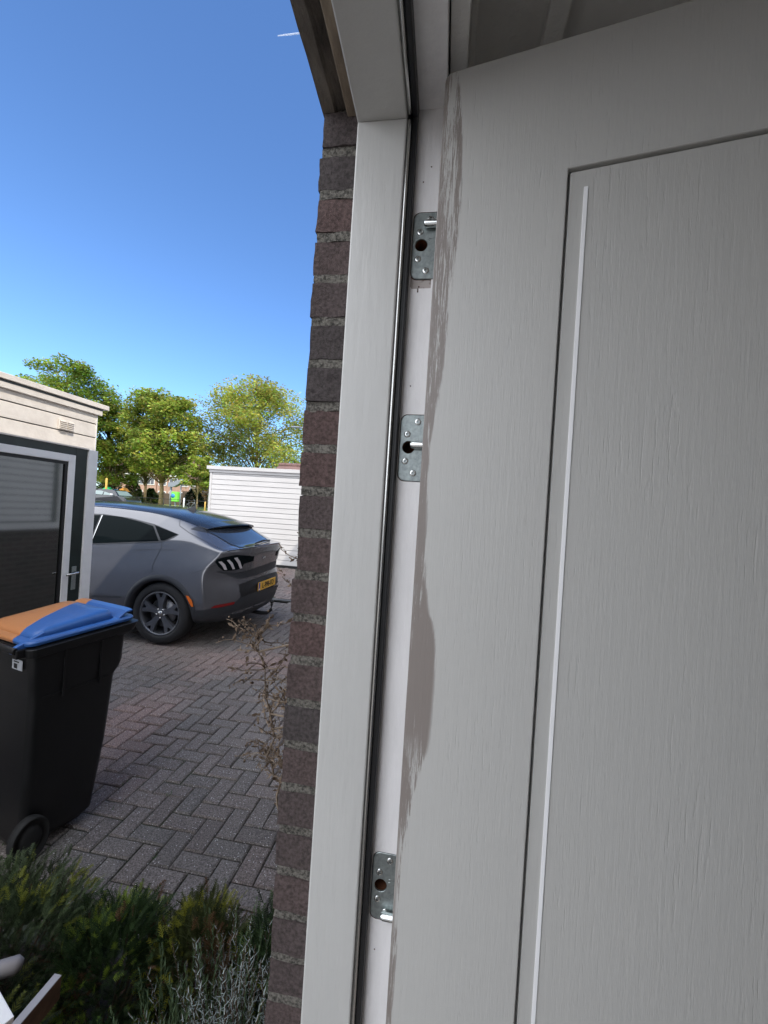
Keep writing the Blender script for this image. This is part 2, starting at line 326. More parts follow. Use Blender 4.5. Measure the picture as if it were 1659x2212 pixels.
dg = bpy.context.evaluated_depsgraph_get(); dg.update(); me = bpy.data.meshes.new_from_object(rb.evaluated_get(dg)); rb.modifiers.clear(); rb.data = me
bpy.data.objects.remove(co)
me.materials.append(M['scuff'])
wi = [i for i, m in enumerate(me.materials) if m and m.name == 'raw_brown_wood']; si = len(me.materials)-1
for p in me.polygons:
    if abs(p.normal.y) > .9 and YR+.0018 < p.center.y < YR+.0026: p.material_index = si
# ------------------------------------------------------------------ hinge plates
M['zinc'] = mat('blue_zinc_plate', (.44, .49, .48), .40, metal=.9, col2=(.30, .335, .335), vscale=150, fac=(.35, .65), bump=.0002, bscale=600)
M['zinc2'] = mat('bright_zinc', (.72, .75, .74), .22, metal=1)
M['screw'] = mat('screw_steel', (.68, .70, .68), .25, metal=1)
screws = [(-.0460, .0388), (-.0605, .0202), (-.0615, -.0198), (-.0488, -.0372)]
labs = {'top': ('zinc hinge plate with its pin above the hole, highest on the white rebate', .0275),
        'mid': ('zinc hinge plate whose pin crosses its dark hole, second down on the rebate', .0035),
        'low': ('zinc hinge plate with pin below its brown hole, lowest on the rebate', -.0365)}
for z0, nm in HZ:
    hp = empty('hinge_plate', (XP, YR, z0), label=labs[nm][0], cat='hinge plate', group='hinge plates screwed in the door frame rebate')
    # plate ring with hole: outer outline + circular hole bridged
    hx, hz = -.0578-XP, .001; out = plate_pts(); n2 = 40
    vs = []; fs = []
    def ringpt(t, rr): return (hx+rr*math.cos(t), hz+rr*math.sin(t))
    def outer(t):                                     # ray from hole centre to the outline
        d = Vector((math.cos(t), math.sin(t))); best = 9
        for i in range(len(out)):
            p = Vector(out[i]); q = Vector(out[(i+1) % len(out)]); e = q-p; den = d.x*e.y-d.y*e.x
            if abs(den) < 1e-12: continue
            o = p-Vector((hx, hz)); k1 = (o.x*e.y-o.y*e.x)/den; k2 = (o.x*d.y-o.y*d.x)/den
            if k1 > 0 and -1e-6 <= k2 <= 1+1e-6: best = min(best, k1)
        return (hx+d.x*best, hz+d.y*best)
    angs = sorted([2*math.pi*i/64 for i in range(64)]+[math.atan2(p[1]-hz, p[0]-hx) % (2*math.pi) for p in out]); na = len(angs)
    rings = [[(*ringpt(t, .0091), .0022) for t in angs], [(*ringpt(t, .0091), -.0001) for t in angs], [(*ringpt(t, .0096), -.0006) for t in angs]]
    o1 = [outer(t) for t in angs]
    sc = lambda p, k_: (p[0]*(1-k_/.0255) if p[0] < .02 else p[0], p[1]*(1-k_/.0492))
    rings += [[(*sc(p, .0008), -.0006) for p in o1], [(*p, 0) for p in o1], [(*p, .0022) for p in o1]]
    for rg in rings: vs += [(p[0], p[2], p[1]) for p in rg]
    for j in range(len(rings)-1): fs += [(j*na+i, j*na+(i+1) % na, (j+1)*na+(i+1) % na, (j+1)*na+i) for i in range(na)]
    MB().add(vs, fs).build('plate', M['zinc'], hp)
    for sx, sz in screws:
        s_ = MB(); T = Matrix.Translation((sx-XP, -.0008, sz)) @ Matrix.Rotation(R(90), 4, 'X') @ Matrix.Rotation(random.uniform(0, 6), 4, 'Z') @ Matrix.Diagonal((1.42, 1.42, 1, 1))
        s_.lathe([(.0036, -.0004), (.0034, .0002), (.0027, .0007), (.00185, .0009)], 24, T, smooth=True)
        prof6 = []
        for i in range(24): rr = .0011 if i % 4 == 0 else (.0018 if i % 4 == 2 else .0014); t = 2*math.pi*i/24; prof6.append((rr*math.cos(t), rr*math.sin(t)))
        top = [(.00185*math.cos(2*math.pi*i/24), .00185*math.sin(2*math.pi*i/24), .0009) for i in range(24)]
        mid = [(p[0], p[1], .0009) for p in prof6]; bot = [(p[0], p[1], -.0006) for p in prof6]
        s_.add([T@Vector(v) for v in top+mid+bot], [(i, (i+1) % 24, 24+(i+1) % 24, 24+i) for i in range(24)])
        s_.add([T@Vector(v) for v in mid+bot], [(i, (i+1) % 24, 24+(i+1) % 24, 24+i) for i in range(24)]+[list(range(24, 48))], mi=1)
        sc_o = s_.build('screw', [M['screw'], M['dark']], hp)
        g_ = MB(); g_.lathe([(.0061, -.0001), (.0051, -.0002)], 24, Matrix.Translation((sx-XP, -.0007, sz)) @ Matrix.Rotation(R(90), 4, 'X')); g_.build('countersink', M['dark'], sc_o)
    # pin lying across the plate
    zp = labs[nm][1]; T = Matrix.Translation((-.0550-XP, -.0075, zp)) @ Matrix.Rotation(R(90), 4, 'Y')
    MB().lathe([(0, 0), (.0036, .0002), (.0043, .0010), (.0054, .0042), (.0054, .05)], 24, T).build('pin', M['zinc2'], hp)
    if nm != 'mid' or True:                           # stamped marks beside the pin, a pair of small arcs
        for dz in (.010, .0055):
            arc = [(-.0445-XP+.0024*math.cos(R(a0)), -.0007, dz+.0024*math.sin(R(a0))) for a0 in range(30, 181, 15)]
            MB().tube(arc, .0003, 5).build('stamp', M['zinc2'], hp)
# ------------------------------------------------------------------ the open door
DA = R(10.65)
door = empty('open_door', (-.034, .530, 0), -DA, label='tall grey painted wooden door standing open, with brown brush strokes down its hinge edge', cat='door')
md = mat('door_grey_paint', (.43, .425, .405), .42, spec=.4); N, L, b = nodes(md); M['door'] = md
tc = N.new('ShaderNodeTexCoord')
def tex(scale, st, detail=6, rough=.6, loc=(0, 0, 0)):
    mp = N.new('ShaderNodeMapping'); mp.inputs['Scale'].default_value = st; mp.inputs['Location'].default_value = loc; L.new(tc.outputs['Object'], mp.inputs[0])
    t = N.new('ShaderNodeTexNoise'); t.inputs['Scale'].default_value = scale; t.inputs['Detail'].default_value = detail; t.inputs['Roughness'].default_value = rough
    L.new(mp.outputs[0], t.inputs[0]); return t.outputs[0]
def math_(op, a, b_=None, clamp=False):
    n_ = N.new('ShaderNodeMath'); n_.operation = op; n_.use_clamp = clamp
    for i, v in enumerate((a, b_)):
        if v is None: continue
        if isinstance(v, (int, float)): n_.inputs[i].default_value = v
        else: L.new(v, n_.inputs[i])
    return n_.outputs[0]
def ramp(v, lo, hi, a0=0, a1=1):
    n_ = N.new('ShaderNodeMapRange'); n_.interpolation_type = 'SMOOTHSTEP'; L.new(v, n_.inputs[0])
    for i, q in enumerate((lo, hi, a0, a1)): n_.inputs[i+1].default_value = q
    return n_.outputs[0]
sx = N.new('ShaderNodeSeparateXYZ'); L.new(tc.outputs['Object'], sx.inputs[0]); X_, Z_ = sx.outputs[0], sx.outputs[2]
# reach of the brown strokes along the hinge edge, a curve of height
fc = N.new('ShaderNodeFloatCurve'); zz = math_('DIVIDE', Z_, 2.284); L.new(zz, fc.inputs[1])
cm = fc.mapping.curves[0]; pts = [(0, .3), (.44, .30), (.50, .30), (.53, .32), (.57, .50), (.60, .72), (.63, .93), (.66, .95), (.69, .62), (.73, .42), (.77, .36), (.80, .48), (.835, .66), (.87, .74), (.92, .86), (.955, .80), (.985, .62), (1, .5)]
cm.points[0].location = pts[0]; cm.points[1].location = pts[-1]
for p in pts[1:-1]: cm.points.new(*p)
fc.mapping.update()
reach = math_('MULTIPLY', fc.outputs[0], .040)
wob = math_('MULTIPLY', math_('SUBTRACT', tex(6, (1, 1, 1)), .5), .006)
edge = math_('SUBTRACT', math_('ADD', reach, wob), X_)                 # >0 inside the stroke
streak = tex(520, (1, 1, .045), 8, .8); dens = tex(26, (1.3, 1, .12), 4, .6, (3, 0, 0))
m1 = ramp(edge, -.0015, .006); dn = math_('ADD', math_('MULTIPLY', streak, .62), math_('MULTIPLY', dens, .62))
mask = ramp(math_('ADD', dn, math_('MULTIPLY', m1, .12)), .700, .745); mask = math_('MULTIPLY', mask, m1)
full = math_('MULTIPLY', ramp(math_('ABSOLUTE', math_('SUBTRACT', Z_, 1.468)), .05, .12, 1, 0), ramp(math_('SUBTRACT', edge, 0), .0005, .003))
thin = ramp(X_, .002, .0055, 1, 0); mask = math_('MAXIMUM', mask, math_('MULTIPLY', math_('MULTIPLY', full, ramp(math_('ADD', dn, math_('MULTIPLY', ramp(edge, .0, .014), .10)), .60, .69)), ramp(edge, .0, .006))); mask = math_('MAXIMUM', mask, math_('MULTIPLY', thin, .75))
cn = N.new('ShaderNodeMixRGB'); cn.inputs[1].default_value = (.535, .525, .495, 1); cn.inputs[2].default_value = (.49, .485, .462, 1); L.new(tex(3, (2, 1, .6)), cn.inputs[0])
cs = N.new('ShaderNodeMixRGB'); L.new(math_('MULTIPLY', mask, .92), cs.inputs[0]); L.new(cn.outputs[0], cs.inputs[1]); cs.inputs[2].default_value = (.225, .19, .17, 1); L.new(cs.outputs[0], b.inputs['Base Color'])
grain = tex(420, (1, .3, .09), 5, .65); deep = tex(300, (1, .3, .07), 4, .6, (1, 0, 0)); zone = ramp(tex(9, (1.5, 1, .45), 3), .40, .62)
pores = math_('MULTIPLY', ramp(deep, .56, .68), zone)
hgt = math_('SUBTRACT', math_('ADD', math_('MULTIPLY', grain, .55), math_('MULTIPLY', tex(150, (1, .3, .02), 4, .6, (5, 0, 0)), .45)), math_('MULTIPLY', pores, .30))
bp = N.new('ShaderNodeBump'); bp.inputs['Distance'].default_value = .00056; bp.inputs['Strength'].default_value = 1; L.new(hgt, bp.inputs['Height']); L.new(bp.outputs[0], b.inputs['Normal'])
DT = 2.284; DW = .90; T_ = .040; gx, gz = .158, 2.124
# outer stiles and rails: a frame round the panel (local x along the door, -y towards the viewer)
rc = lambda x0, x1, z0, z1: [(x0, z0), (x1, z0), (x1, z1), (x0, z1)]
inn = rc(gx, DW-gx, .30, gz); AR = [(.011-.011*math.cos(R(90*i/6)), DT-.011+.011*math.sin(R(90*i/6))) for i in range(7)]
pl = [(0, .02), (DW, .02), (DW, DT)]+AR[::-1]+inn; nq = len(pl); i0 = nq-4       # 0,1,2 corners, 3..9 rounded top corner (right to left), then the inner four
vs = [(x, y, z) for y in (0, T_) for x, z in pl]; fr_ = [(0, 1, i0+1, i0), (1, 2, i0+2, i0+1), (2, 3, 4, 5, 6, i0+3, i0+2), (6, 7, 8, 9, 0, i0, i0+3)]
fs = fr_+[tuple(q+nq for q in f[::-1]) for f in fr_]
per = list(range(0, i0)); fs += [(per[i], per[(i+1) % i0], per[(i+1) % i0]+nq, per[i]+nq) for i in range(i0)]+[(i0+(i+1) % 4, i0+i, i0+i+nq, i0+(i+1) % 4+nq) for i in range(4)]
MB().add(vs, fs).build('leaf_frame', M['door'], door, bevel=.0016)
MB().box((gx+.0001, .012, .299), (DW-gx-.0001, .03, gz+.001)).build('panel_core', M['door'], door)
MB().box((gx+.0028, .0035, .3028), (DW-gx-.0028, .0119, gz-.0030)).build('panel', M['door'], door, bevel=.0012)
MB().box((gx+.0185, .0022, .36), (gx+.0232, .0034, 2.100)).build('panel_strip', mat('white_strip', (.92, .92, .92), .5), door, bevel=.0004)  # narrow white strip standing proud of the panel near its hinge-side edge

# ------------------------------------------------------------------ garden shed on the left
XSH = -2.9
shed = empty('garden_shed', (XSH, 2.94, 0), label='white boarded shed with a dark glazed door, cut off by the left edge', cat='shed'); shed.location = (0, 0, 0)
def lap_boards(mb, fixed, a, b, z0, z1, pitch, face, t=.018):
    """horizontal lapped boards; face '+x' or '-y'"""
    z = z0
    while z < z1-.005:
        zt = min(z+pitch-.006, z1)
        pr = [(0, z), (t, z), (t, z+.012), (t*.75, zt-.008), (t*.55, zt), (0, zt)]
        if face == '+x': mb.prism([(fixed+d, zz_) for d, zz_ in pr], a, b, 1)
        else: mb.prism([(fixed-d, zz_) for d, zz_ in pr], a, b, 0)
        z += pitch
mb = MB(); lap_boards(mb, XSH-.02, -.6, 2.935, 2.055, 2.40, .113, '+x'); lap_boards(mb, XSH-.02, -.6, 1.70, .02, 2.05, .113, '+x')
mb.build('siding', M['cream'], shed)
mb = MB(); mb.box((-6.2, -.6, 0), (XSH-.021, 2.93, 2.40)); mb.build('wall_core', M['dark'], shed)
mb = MB(); lap_boards(mb, 0, -.6, 0, 0, 0, 1, '+x')
mb.prism([(-6.2, 0), (XSH, 0), (XSH, 2.40), (-6.2, 2.40)], 2.931, 2.938, 1); mb.build('rear_wall', M['white'], shed)
MB().box((XSH-.004, 2.855, 0), (XSH+.022, 2.942, 2.054)).build('corner_post', M['white'], shed, bevel=.003)
MB().box((XSH-.002, -.6, 2.353), (XSH+.018, 2.965, 2.393)).build('fascia', M['cream'], shed, bevel=.003)
MB().box((XSH-.002, -.6, 2.394), (XSH+.014, 2.965, 2.408)).build('fascia_gap', M['green_black'], shed)
MB().box((-6.3, -.7, 2.409), (XSH+.034, 3.012, 2.447)).build('roof_edge', M['cream'], shed, bevel=.003)
mb = MB(); mb.box((XSH-.010, 2.752, 0), (XSH+.010, 2.8545, 2.050)).box((XSH-.010, 1.70, 1.992), (XSH+.010, 2.7515, 2.050)).box((XSH-.010, 1.70, 0), (XSH+.010, 1.74, 1.9915)); mb.build('door_surround', M['green_black'], shed, bevel=.002)
MB().box((XSH-.004, 1.70, 2.0505), (XSH+.024, 2.8547, 2.0605)).build('drip_bar', M['cream'], shed)
sd = empty('door', (0, 0, 0)); sd.parent = shed
mb = MB(); mb.box((XSH-.012, 2.695, .05), (XSH+.014, 2.7505, 1.990)).box((XSH-.012, 1.742, 1.935), (XSH+.014, 2.6947, 1.990)).box((XSH-.012, 1.742, .05), (XSH+.014, 1.800, 1.9347)); mb.build('leaf_frame', M['white'], sd, bevel=.003)
mb = MB(); mb.box((XSH-.010, 2.672, .05), (XSH+.006, 2.6948, 1.9346)).box((XSH-.010, 1.80, 1.912), (XSH+.006, 2.6718, 1.9346)); mb.build('glazing_bead', M['dark'], sd)
gl = mat('dark_glazing', (.010, .014, .011), .06, spec=.5); nodes(gl)[2].inputs['IOR'].default_value = 2.3; M['darkglass'] = gl
MB().box((XSH-.012, 1.80, .05), (XSH-.004, 2.6718, 1.9118)).build('glass_pane', gl, sd)
hd = MB(); hd.box((XSH+.010, 2.776, .925), (XSH+.018, 2.812, 1.11)).build('handle_plate', M['zinc'], sd, bevel=.002)
MB().tube([(XSH+.015, 2.794, 1.065), (XSH+.055, 2.794, 1.065), (XSH+.06, 2.785, 1.064), (XSH+.06, 2.69, 1.058)], .008, 10).build('handle', M['steel'], sd)
vt = MB(); vt.box((XSH+.001, 2.598, 2.168), (XSH+.010, 2.722, 2.246))
vt.build('vent_plate', M['cream'], shed, bevel=.003)
vt = MB()
for k in range(5):
    for (a_, b_) in ((2.604, 2.656), (2.664, 2.716)):
        zq = 2.177+k*.0135; vt.prism([(XSH+.0101, zq), (XSH+.022, zq-.004), (XSH+.022, zq-.001), (XSH+.0101, zq+.005)], a_, b_, 1)
vt.build('vent_louvre', M['cream'], shed)
# ------------------------------------------------------------------ far white garage
gar = empty('garage', (-4, 10.5, 0), label='flat roofed white garage with horizontal boards behind the parked car', cat='garage'); gar.location = (0, 0, 0)
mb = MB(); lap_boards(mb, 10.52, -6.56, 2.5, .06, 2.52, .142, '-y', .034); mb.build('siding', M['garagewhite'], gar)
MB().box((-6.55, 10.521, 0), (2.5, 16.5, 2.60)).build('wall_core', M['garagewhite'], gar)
MB().box((-6.62, 10.475, .03), (-6.561, 10.54, 2.52)).build('corner_trim', M['garagewhite'], gar, bevel=.003)
MB().box((-6.64, 10.455, 2.521), (2.55, 16.55, 2.60)).build('fascia', M['garagewhite'], gar, bevel=.003)
MB().box((-6.69, 10.41, 2.601), (2.6, 16.6, 2.70)).build('roof_edge', M['garagewhite'], gar, bevel=.004)
MB().box((-6.5, 10.50, -.05), (2.5, 10.52, .058)).build('plinth', M['dark'], gar)
# ------------------------------------------------------------------ parked car
M['carpaint'] = mat('grey_car_paint', (.15, .15, .162), .20, metal=.55, var=.03, coat=1)
M['carroof'] = mat('black_gloss_roof', (.02, .021, .024), .14, spec=.5)
M['rearglass'] = mat('rear_screen_glass', (.035, .04, .05), .06, spec=.8)
M['carglass'] = mat('tinted_car_glass', (.006, .009, .010), .04, spec=.02)
M['cladding'] = mat('dark_grey_plastic', (.030, .032, .037), .5)
M['tyre'] = mat('tyre_rubber', (.017, .017, .018), .75, bump=.001, bscale=90)
M['rim'] = mat('dark_alloy', (.15, .155, .17), .3, metal=.6)
M['lampred'] = mat('red_reflector', (.22, .008, .008), .15)
M['lampclear'] = mat('clear_lamp_bar', (.60, .56, .58), .18, coat=1)
M['amber'] = mat('amber_marker', (.75, .16, .02), .25)
M['plateyellow'] = mat('yellow_plate', (.85, .46, .035), .35); M['plateblue'] = mat('blue_plate_band', (.02, .07, .45), .35); M['ink'] = mat('black_ink', (.01, .01, .01), .5)
car = empty('parked_car', (-4.6, 5.11, 0), label='grey hatchback-backed electric car with black roof, parked left of the brick wall end', cat='car'); car.location = (0, 0, 0)
CX, CY = -2.30, 5.11
def interp(tab, x):
    if x <= tab[0][0]: return tab[0][1:]
    for a, b_ in zip(tab, tab[1:]):
        if x <= b_[0]:
            t = (x-a[0])/(b_[0]-a[0]); return [p+(q-p)*t for p, q in zip(a[1:], b_[1:])]
    return tab[-1][1:]
#        s     zb    W    zsh   wb    zbelt  wr   zre   zr
ST = [(0.00, .27, .925, .90, .80, 1.105, .66, 1.150, 1.165),
      (0.10, .26, .935, .92, .80, 1.120, .66, 1.165, 1.175),
      (0.20, .25, .938, .93, .805, 1.150, .67, 1.205, 1.225),
      (0.45, .24, .940, .94, .815, 1.215, .64, 1.325, 1.365),
      (0.62, .23, .942, .94, .825, 1.225, .625, 1.395, 1.440),
      (0.90, .22, .942, .93, .84, 1.215, .620, 1.455, 1.515),
      (1.30, .21, .940, .90, .855, 1.180, .620, 1.510, 1.575),
      (1.80, .20, .935, .88, .862, 1.140, .620, 1.535, 1.605),
      (2.40, .20, .935, .86, .865, 1.100, .615, 1.540, 1.612),
      (2.90, .20, .935, .85, .865, 1.070, .600, 1.500, 1.570),
      (3.30, .20, .935, .84, .860, 1.045, .590, 1.340, 1.395),
      (3.70, .20, .940, .84, .850, 1.020, .600, 1.120, 1.160),
      (4.20, .22, .935, .82, .820, .960, .600, 1.000, 1.030),
      (4.50, .24, .880, .78, .740, .880, .560, .900, .920),
      (4.66, .28, .760, .70, .620, .780, .480, .800, .810)]
def sect(s):
    zb, W, zs, wb, zbelt, wr, zre, zr = interp(ST, s)
    pts = [(0, zb), (.55*W, zb), (W-.09, zb+.01), (W-.025, zb+.10), (W-.004, .50), (W, .68), (W-.008, zs-.07), (W-.030, zs+.03), (wb+.022, zbelt-.055), (wb+.004, zbelt-.012), (wb-.008, zbelt+.012)]
    for k in (.3, .65): pts.append((wb-.008+(wr-wb+.008)*k+.022*math.sin(math.pi*k), zbelt+.012+(zre-zbelt-.012)*k))
    pts += [(wr, zre), (wr*.93, zre+(zr-zre)*.32), (wr*.68, zre+(zr-zre)*.72), (wr*.34, zre+(zr-zre)*.94), (0, zr)]
    return pts
def Xr(y, z):                                        # how far in from the rearmost plane, for the rear end
    a = .30*max(0, (abs(y)-.30)/.63)**2.0
    zt = [(.2, .16), (.30, .07), (.42, .02), (.58, 0), (.66, .015), (.72, .055), (.80, .065), (.95, .050), (1.06, .025), (1.12, .02), (1.17, .045), (1.3, .1)]
    return a+interp(zt, z)[0]
SS = [0, .05, .1, .15, .2, .28, .36, .45, .53, .62, .75, .9, 1.1, 1.3, 1.55, 1.8, 2.1, 2.4, 2.65, 2.9, 3.1, 3.3, 3.5, 3.7, 3.95, 4.2, 4.35, 4.5, 4.6, 4.66]
def wpt(y, z, s): return Vector((CX-(Xr(y, z)*max(0, 1-s/1.1)+s), CY+y, z))
NP = len(sect(1)); rows = []
for s in SS:
    h = sect(s); full = [(-y, z) for y, z in h]+[(y, z) for y, z in h[-2:0:-1]]
    rows.append([wpt(y, z, s) for y, z in full])
mb = MB(); NR = len(rows[0]); vs = []; fs = []; mi = []
cap = []
h0 = sect(0); f0 = [(-y, z) for y, z in h0]+[(y, z) for y, z in h0[-2:0:-1]]
CZ = .72
for k in (.0, .25, .5, .75, .92):                     # rear end closed by rings shrinking on to a curved face
    cap.append([Vector((CX-Xr(y*k, CZ+(z-CZ)*k), CY+y*k, CZ+(z-CZ)*k)) for y, z in f0])
allr = cap[1:]+rows
vs = [p for r_ in allr for p in r_]+[Vector((CX-Xr(0, CZ), CY, CZ))]
K = len(vs)-1
fs = [(K, (i+1) % NR, i) for i in range(NR)]
for j in range(len(allr)-1): fs += [(j*NR+i, j*NR+(i+1) % NR, (j+1)*NR+(i+1) % NR, (j+1)*NR+i) for i in range(NR)]
e = [(len(allr)-1)*NR+i for i in range(NR)]; c_ = len(vs); vs.append(sum((vs[i] for i in e), Vector())/NR+Vector((-.06, 0, 0))); fs += [(e[i], e[(i+1) % NR], c_) for i in range(NR)]
mb.add(vs, fs, smooth=True); body = mb.build('body', [M['carpaint'], M['cladding']], car)
sb = body.modifiers.new('s', 'SUBSURF'); sb.levels = sb.render_levels = 2
WX = [CX-.870, CX-.870-2.98]; WR = .363
cut = MB()
for x in WX:
    for y0, y1 in ((CY-1.1, CY-.66), (CY+.66, CY+1.1)):
        cut.prism([(x+.405*math.cos(2*math.pi*i/48), .355+.405*math.sin(2*math.pi*i/48)) for i in range(48)], y0, y1)
co = cut.build('cutter', M['cladding'])
for p in co.data.polygons: p.material_index = 0
bo = body.modifiers.new('b', 'BOOLEAN'); bo.object = co; bo.solver = 'EXACT'; bo.operation = 'DIFFERENCE'
dg = bpy.context.evaluated_depsgraph_get(); dg.update(); me = bpy.data.meshes.new_from_object(body.evaluated_get(dg)); body.modifiers.clear(); body.data = me; bpy.data.objects.remove(co)
for p in me.polygons:
    c = p.center; x, y, z = c.x, c.y-CY, c.z
    if z < .36 or min((c.x-q)**2 for q in WX) < .41**2 and (z-.355)**2+min((c.x-q)**2 for q in WX) < .408**2: p.material_index = 1
    p.use_smooth = True
bv = BVHTree.FromPolygons([v.co.copy() for v in me.vertices], [list(p.vertices) for p in me.polygons])
CO_ = Vector((0, 0, CAMZ))
def c2(x, y): return ((300+x/1.8433)/1.8229, (1900+y/1.8433)/1.8229)
def hit(p):
    d = ray(*p).normalized(); h = bv.ray_cast(CO_, d, 30); return h if h[0] else None
def patch(name, poly, m, off=.003, step=7, parent=car, conv=c2, mirror=False, thick=True, **k):
    """a panel cut to a measured outline and laid on the body surface"""
    bm = bmesh.new(); vs_ = [bm.verts.new((*conv(*p), 0)) for p in poly]; bm.faces.new(vs_)
    xs_ = [v.co.x for v in vs_]; ys_ = [v.co.y for v in vs_]
    for ax, lo, hi in ((0, min(xs_), max(xs_)), (1, min(ys_), max(ys_))):
        t = lo+step/3.36
        while t < hi:
            n_ = (1, 0, 0) if ax == 0 else (0, 1, 0); bmesh.ops.bisect_plane(bm, geom=bm.verts[:]+bm.edges[:]+bm.faces[:], plane_co=(t, t, 0), plane_no=n_); t += step/3.36
    bmesh.ops.triangulate(bm, faces=bm.faces)
    dead = []
    for v in bm.verts:
        h = hit((v.co.x, v.co.y))
        if h is None: dead.append(v); continue
        v.co = h[0]+h[1]*off
    bmesh.ops.delete(bm, geom=dead, context='VERTS')
    bmesh.ops.recalc_face_normals(bm, faces=bm.faces)
    me_ = bpy.data.meshes.new(name); bm.to_mesh(me_); bm.free()
    for p in me_.polygons: p.use_smooth = True
    if me_.polygons and sum((p.normal.dot(CO_-p.center) for p in me_.polygons)) < 0: me_.flip_normals()
    o = link(name, me_, m, parent, **k)
    if mirror:
        m2 = me_.copy(); 
        for v in m2.vertices: v.co.y = 2*CY-v.co.y
        m2.flip_normals(); o2 = bpy.data.objects.new(name, m2); scene.collection.objects.link(o2); o2.parent = parent
    return o
def seam(name, pts, wd=.004, m=None, off=.0015, mirror=False, parent=car):
    P = []; mbq = MB(); last = None
    for a, b_ in zip(pts, pts[1:]):
        n_ = max(2, int(math.hypot(b_[0]-a[0], b_[1]-a[1])/12))
        for i in range(n_): P.append((a[0]+(b_[0]-a[0])*i/n_, a[1]+(b_[1]-a[1])*i/n_))
    P.append(pts[-1]); H_ = [h for h in (hit(c2(*p)) for p in P) if h]; vs_ = []
    for i, h in enumerate(H_):
        t = (H_[min(i+1, len(H_)-1)][0]-H_[max(i-1, 0)][0]).normalized(); s_ = t.cross(h[1]).normalized()*wd/2
        vs_ += [h[0]+h[1]*off-s_, h[0]+h[1]*off+s_]
    mbq.add(vs_, [(2*i, 2*i+1, 2*i+3, 2*i+2) for i in range(len(H_)-1)], smooth=True)
    if mirror: MB().add([(v[0], 2*CY-v[1], v[2]) for v in vs_], [(2*i, 2*i+1, 2*i+3, 2*i+2) for i in range(len(H_)-1)], smooth=True).build(name, m or M['dark'], parent)
    return mbq.build(name, m or M['dark'], parent)
# roof panel: everything up top, taken from the body's own curvature
mbr = MB(); nS = 44
def roofpt(s, k):                                     # k -1..1 across
    _, _, _, wb, zbelt, wr, zre, zr = interp(ST, s); y = k*wr*.985
    pr = [(1.0, zre), (.93, zre+(zr-zre)*.32), (.68, zre+(zr-zre)*.72), (.34, zre+(zr-zre)*.94), (0, zr)]
    h = bv.ray_cast(Vector((CX-s, CY+y, 3)), Vector((0, 0, -1)))
    return h[0]+Vector((0, 0, .004))
vs = []; KS = [-1+2*i/20 for i in range(21)]; SR = [.60+(2.95-.60)*i/nS for i in range(nS+1)]
for s in SR: vs += [roofpt(s, k) for k in KS]
mbr.add(vs, [(j*21+i, j*21+i+1, (j+1)*21+i+1, (j+1)*21+i) for j in range(nS) for i in range(20)], smooth=True)
mbr.build('roof', M['carroof'], car)
patch('side_window', [(-250, 262), (-100, 238), (95, 226), (200, 229), (400, 259), (570, 303), (745, 378), (700, 405), (650, 425), (600, 436), (80, 452), (-250, 470)], M['cladding'], off=.003, mirror=True)
patch('window_glass', [(60, 240), (178, 238), (92, 440), (40, 443)], M['carglass'], off=.006, mirror=True)
patch('window_glass', [(200, 237), (330, 251), (470, 287), (560, 318), (600, 424), (110, 442)], M['carglass'], off=.006, mirror=True)
patch('window_glass', [(573, 312), (738, 378), (640, 420), (616, 421)], M['carglass'], off=.006, mirror=True)
seam('window_trim', [(193, 238), (150, 340), (110, 440)], .010, M['steel'], .008)
# light interior glimpses are the real opposite panes; the rear glass
patch('rear_window', [(830, 338), (930, 300), (1080, 288), (1240, 285), (1262, 330), (1408, 428), (1310, 458), (1190, 474), (1120, 455), (985, 372)], M['cladding'], off=.003)
patch('rear_glass', [(940, 352), (1245, 326), (1400, 428), (1300, 458), (1190, 471), (1130, 452), (1010, 385)], M['rearglass'], off=.006)
# spoiler lip over the rear glass
hp_ = [hit(c2(*p)) for p in ((905, 318), (985, 300), (1080, 290), (1165, 286), (1240, 286))]
def ribbon_solid(name, pts, prof, m):
    mbq = MB(); vs_ = []; n_ = len(prof)
    for p in pts: vs_ += [Vector(p)+Vector(q) for q in prof]
    mbq.add(vs_, [(j*n_+i, j*n_+(i+1) % n_, (j+1)*n_+(i+1) % n_, (j+1)*n_+i) for j in range(len(pts)-1) for i in range(n_)]+[list(range(n_)), list(range((len(pts)-1)*n_, len(pts)*n_))], smooth=False)
    return mbq.build(name, m, car, bevel=.006)
sp = []
for i in range(13):
    y = -.60+1.2*i/12; s = .60; zr_ = interp(ST, s); zz_ = bv.ray_cast(Vector((CX-.66, CY+y, 3)), Vector((0, 0, -1)))[0].z
    sp.append((CX-.56-.10*(abs(y)/.6)**3, CY+y, zz_-.012))
ribbon_solid('spoiler', sp, [(.13, 0, -.018), (-.05, 0, .022), (-.07, 0, -.02), (.10, 0, -.042)], M['carroof'])
# lip along the deck edge
lip = []
for i in range(25):
    y = -.74+1.48*i/24; zz_ = 1.166-.05*(abs(y)/.86)**3; lip.append((CX-Xr(y, 1.15)+.012, CY+y, zz_))
ribbon_solid('deck_lip', lip, [(.004, 0, .000), (-.10, 0, .008), (-.10, 0, -.03), (-.02, 0, -.035)], M['carpaint'])
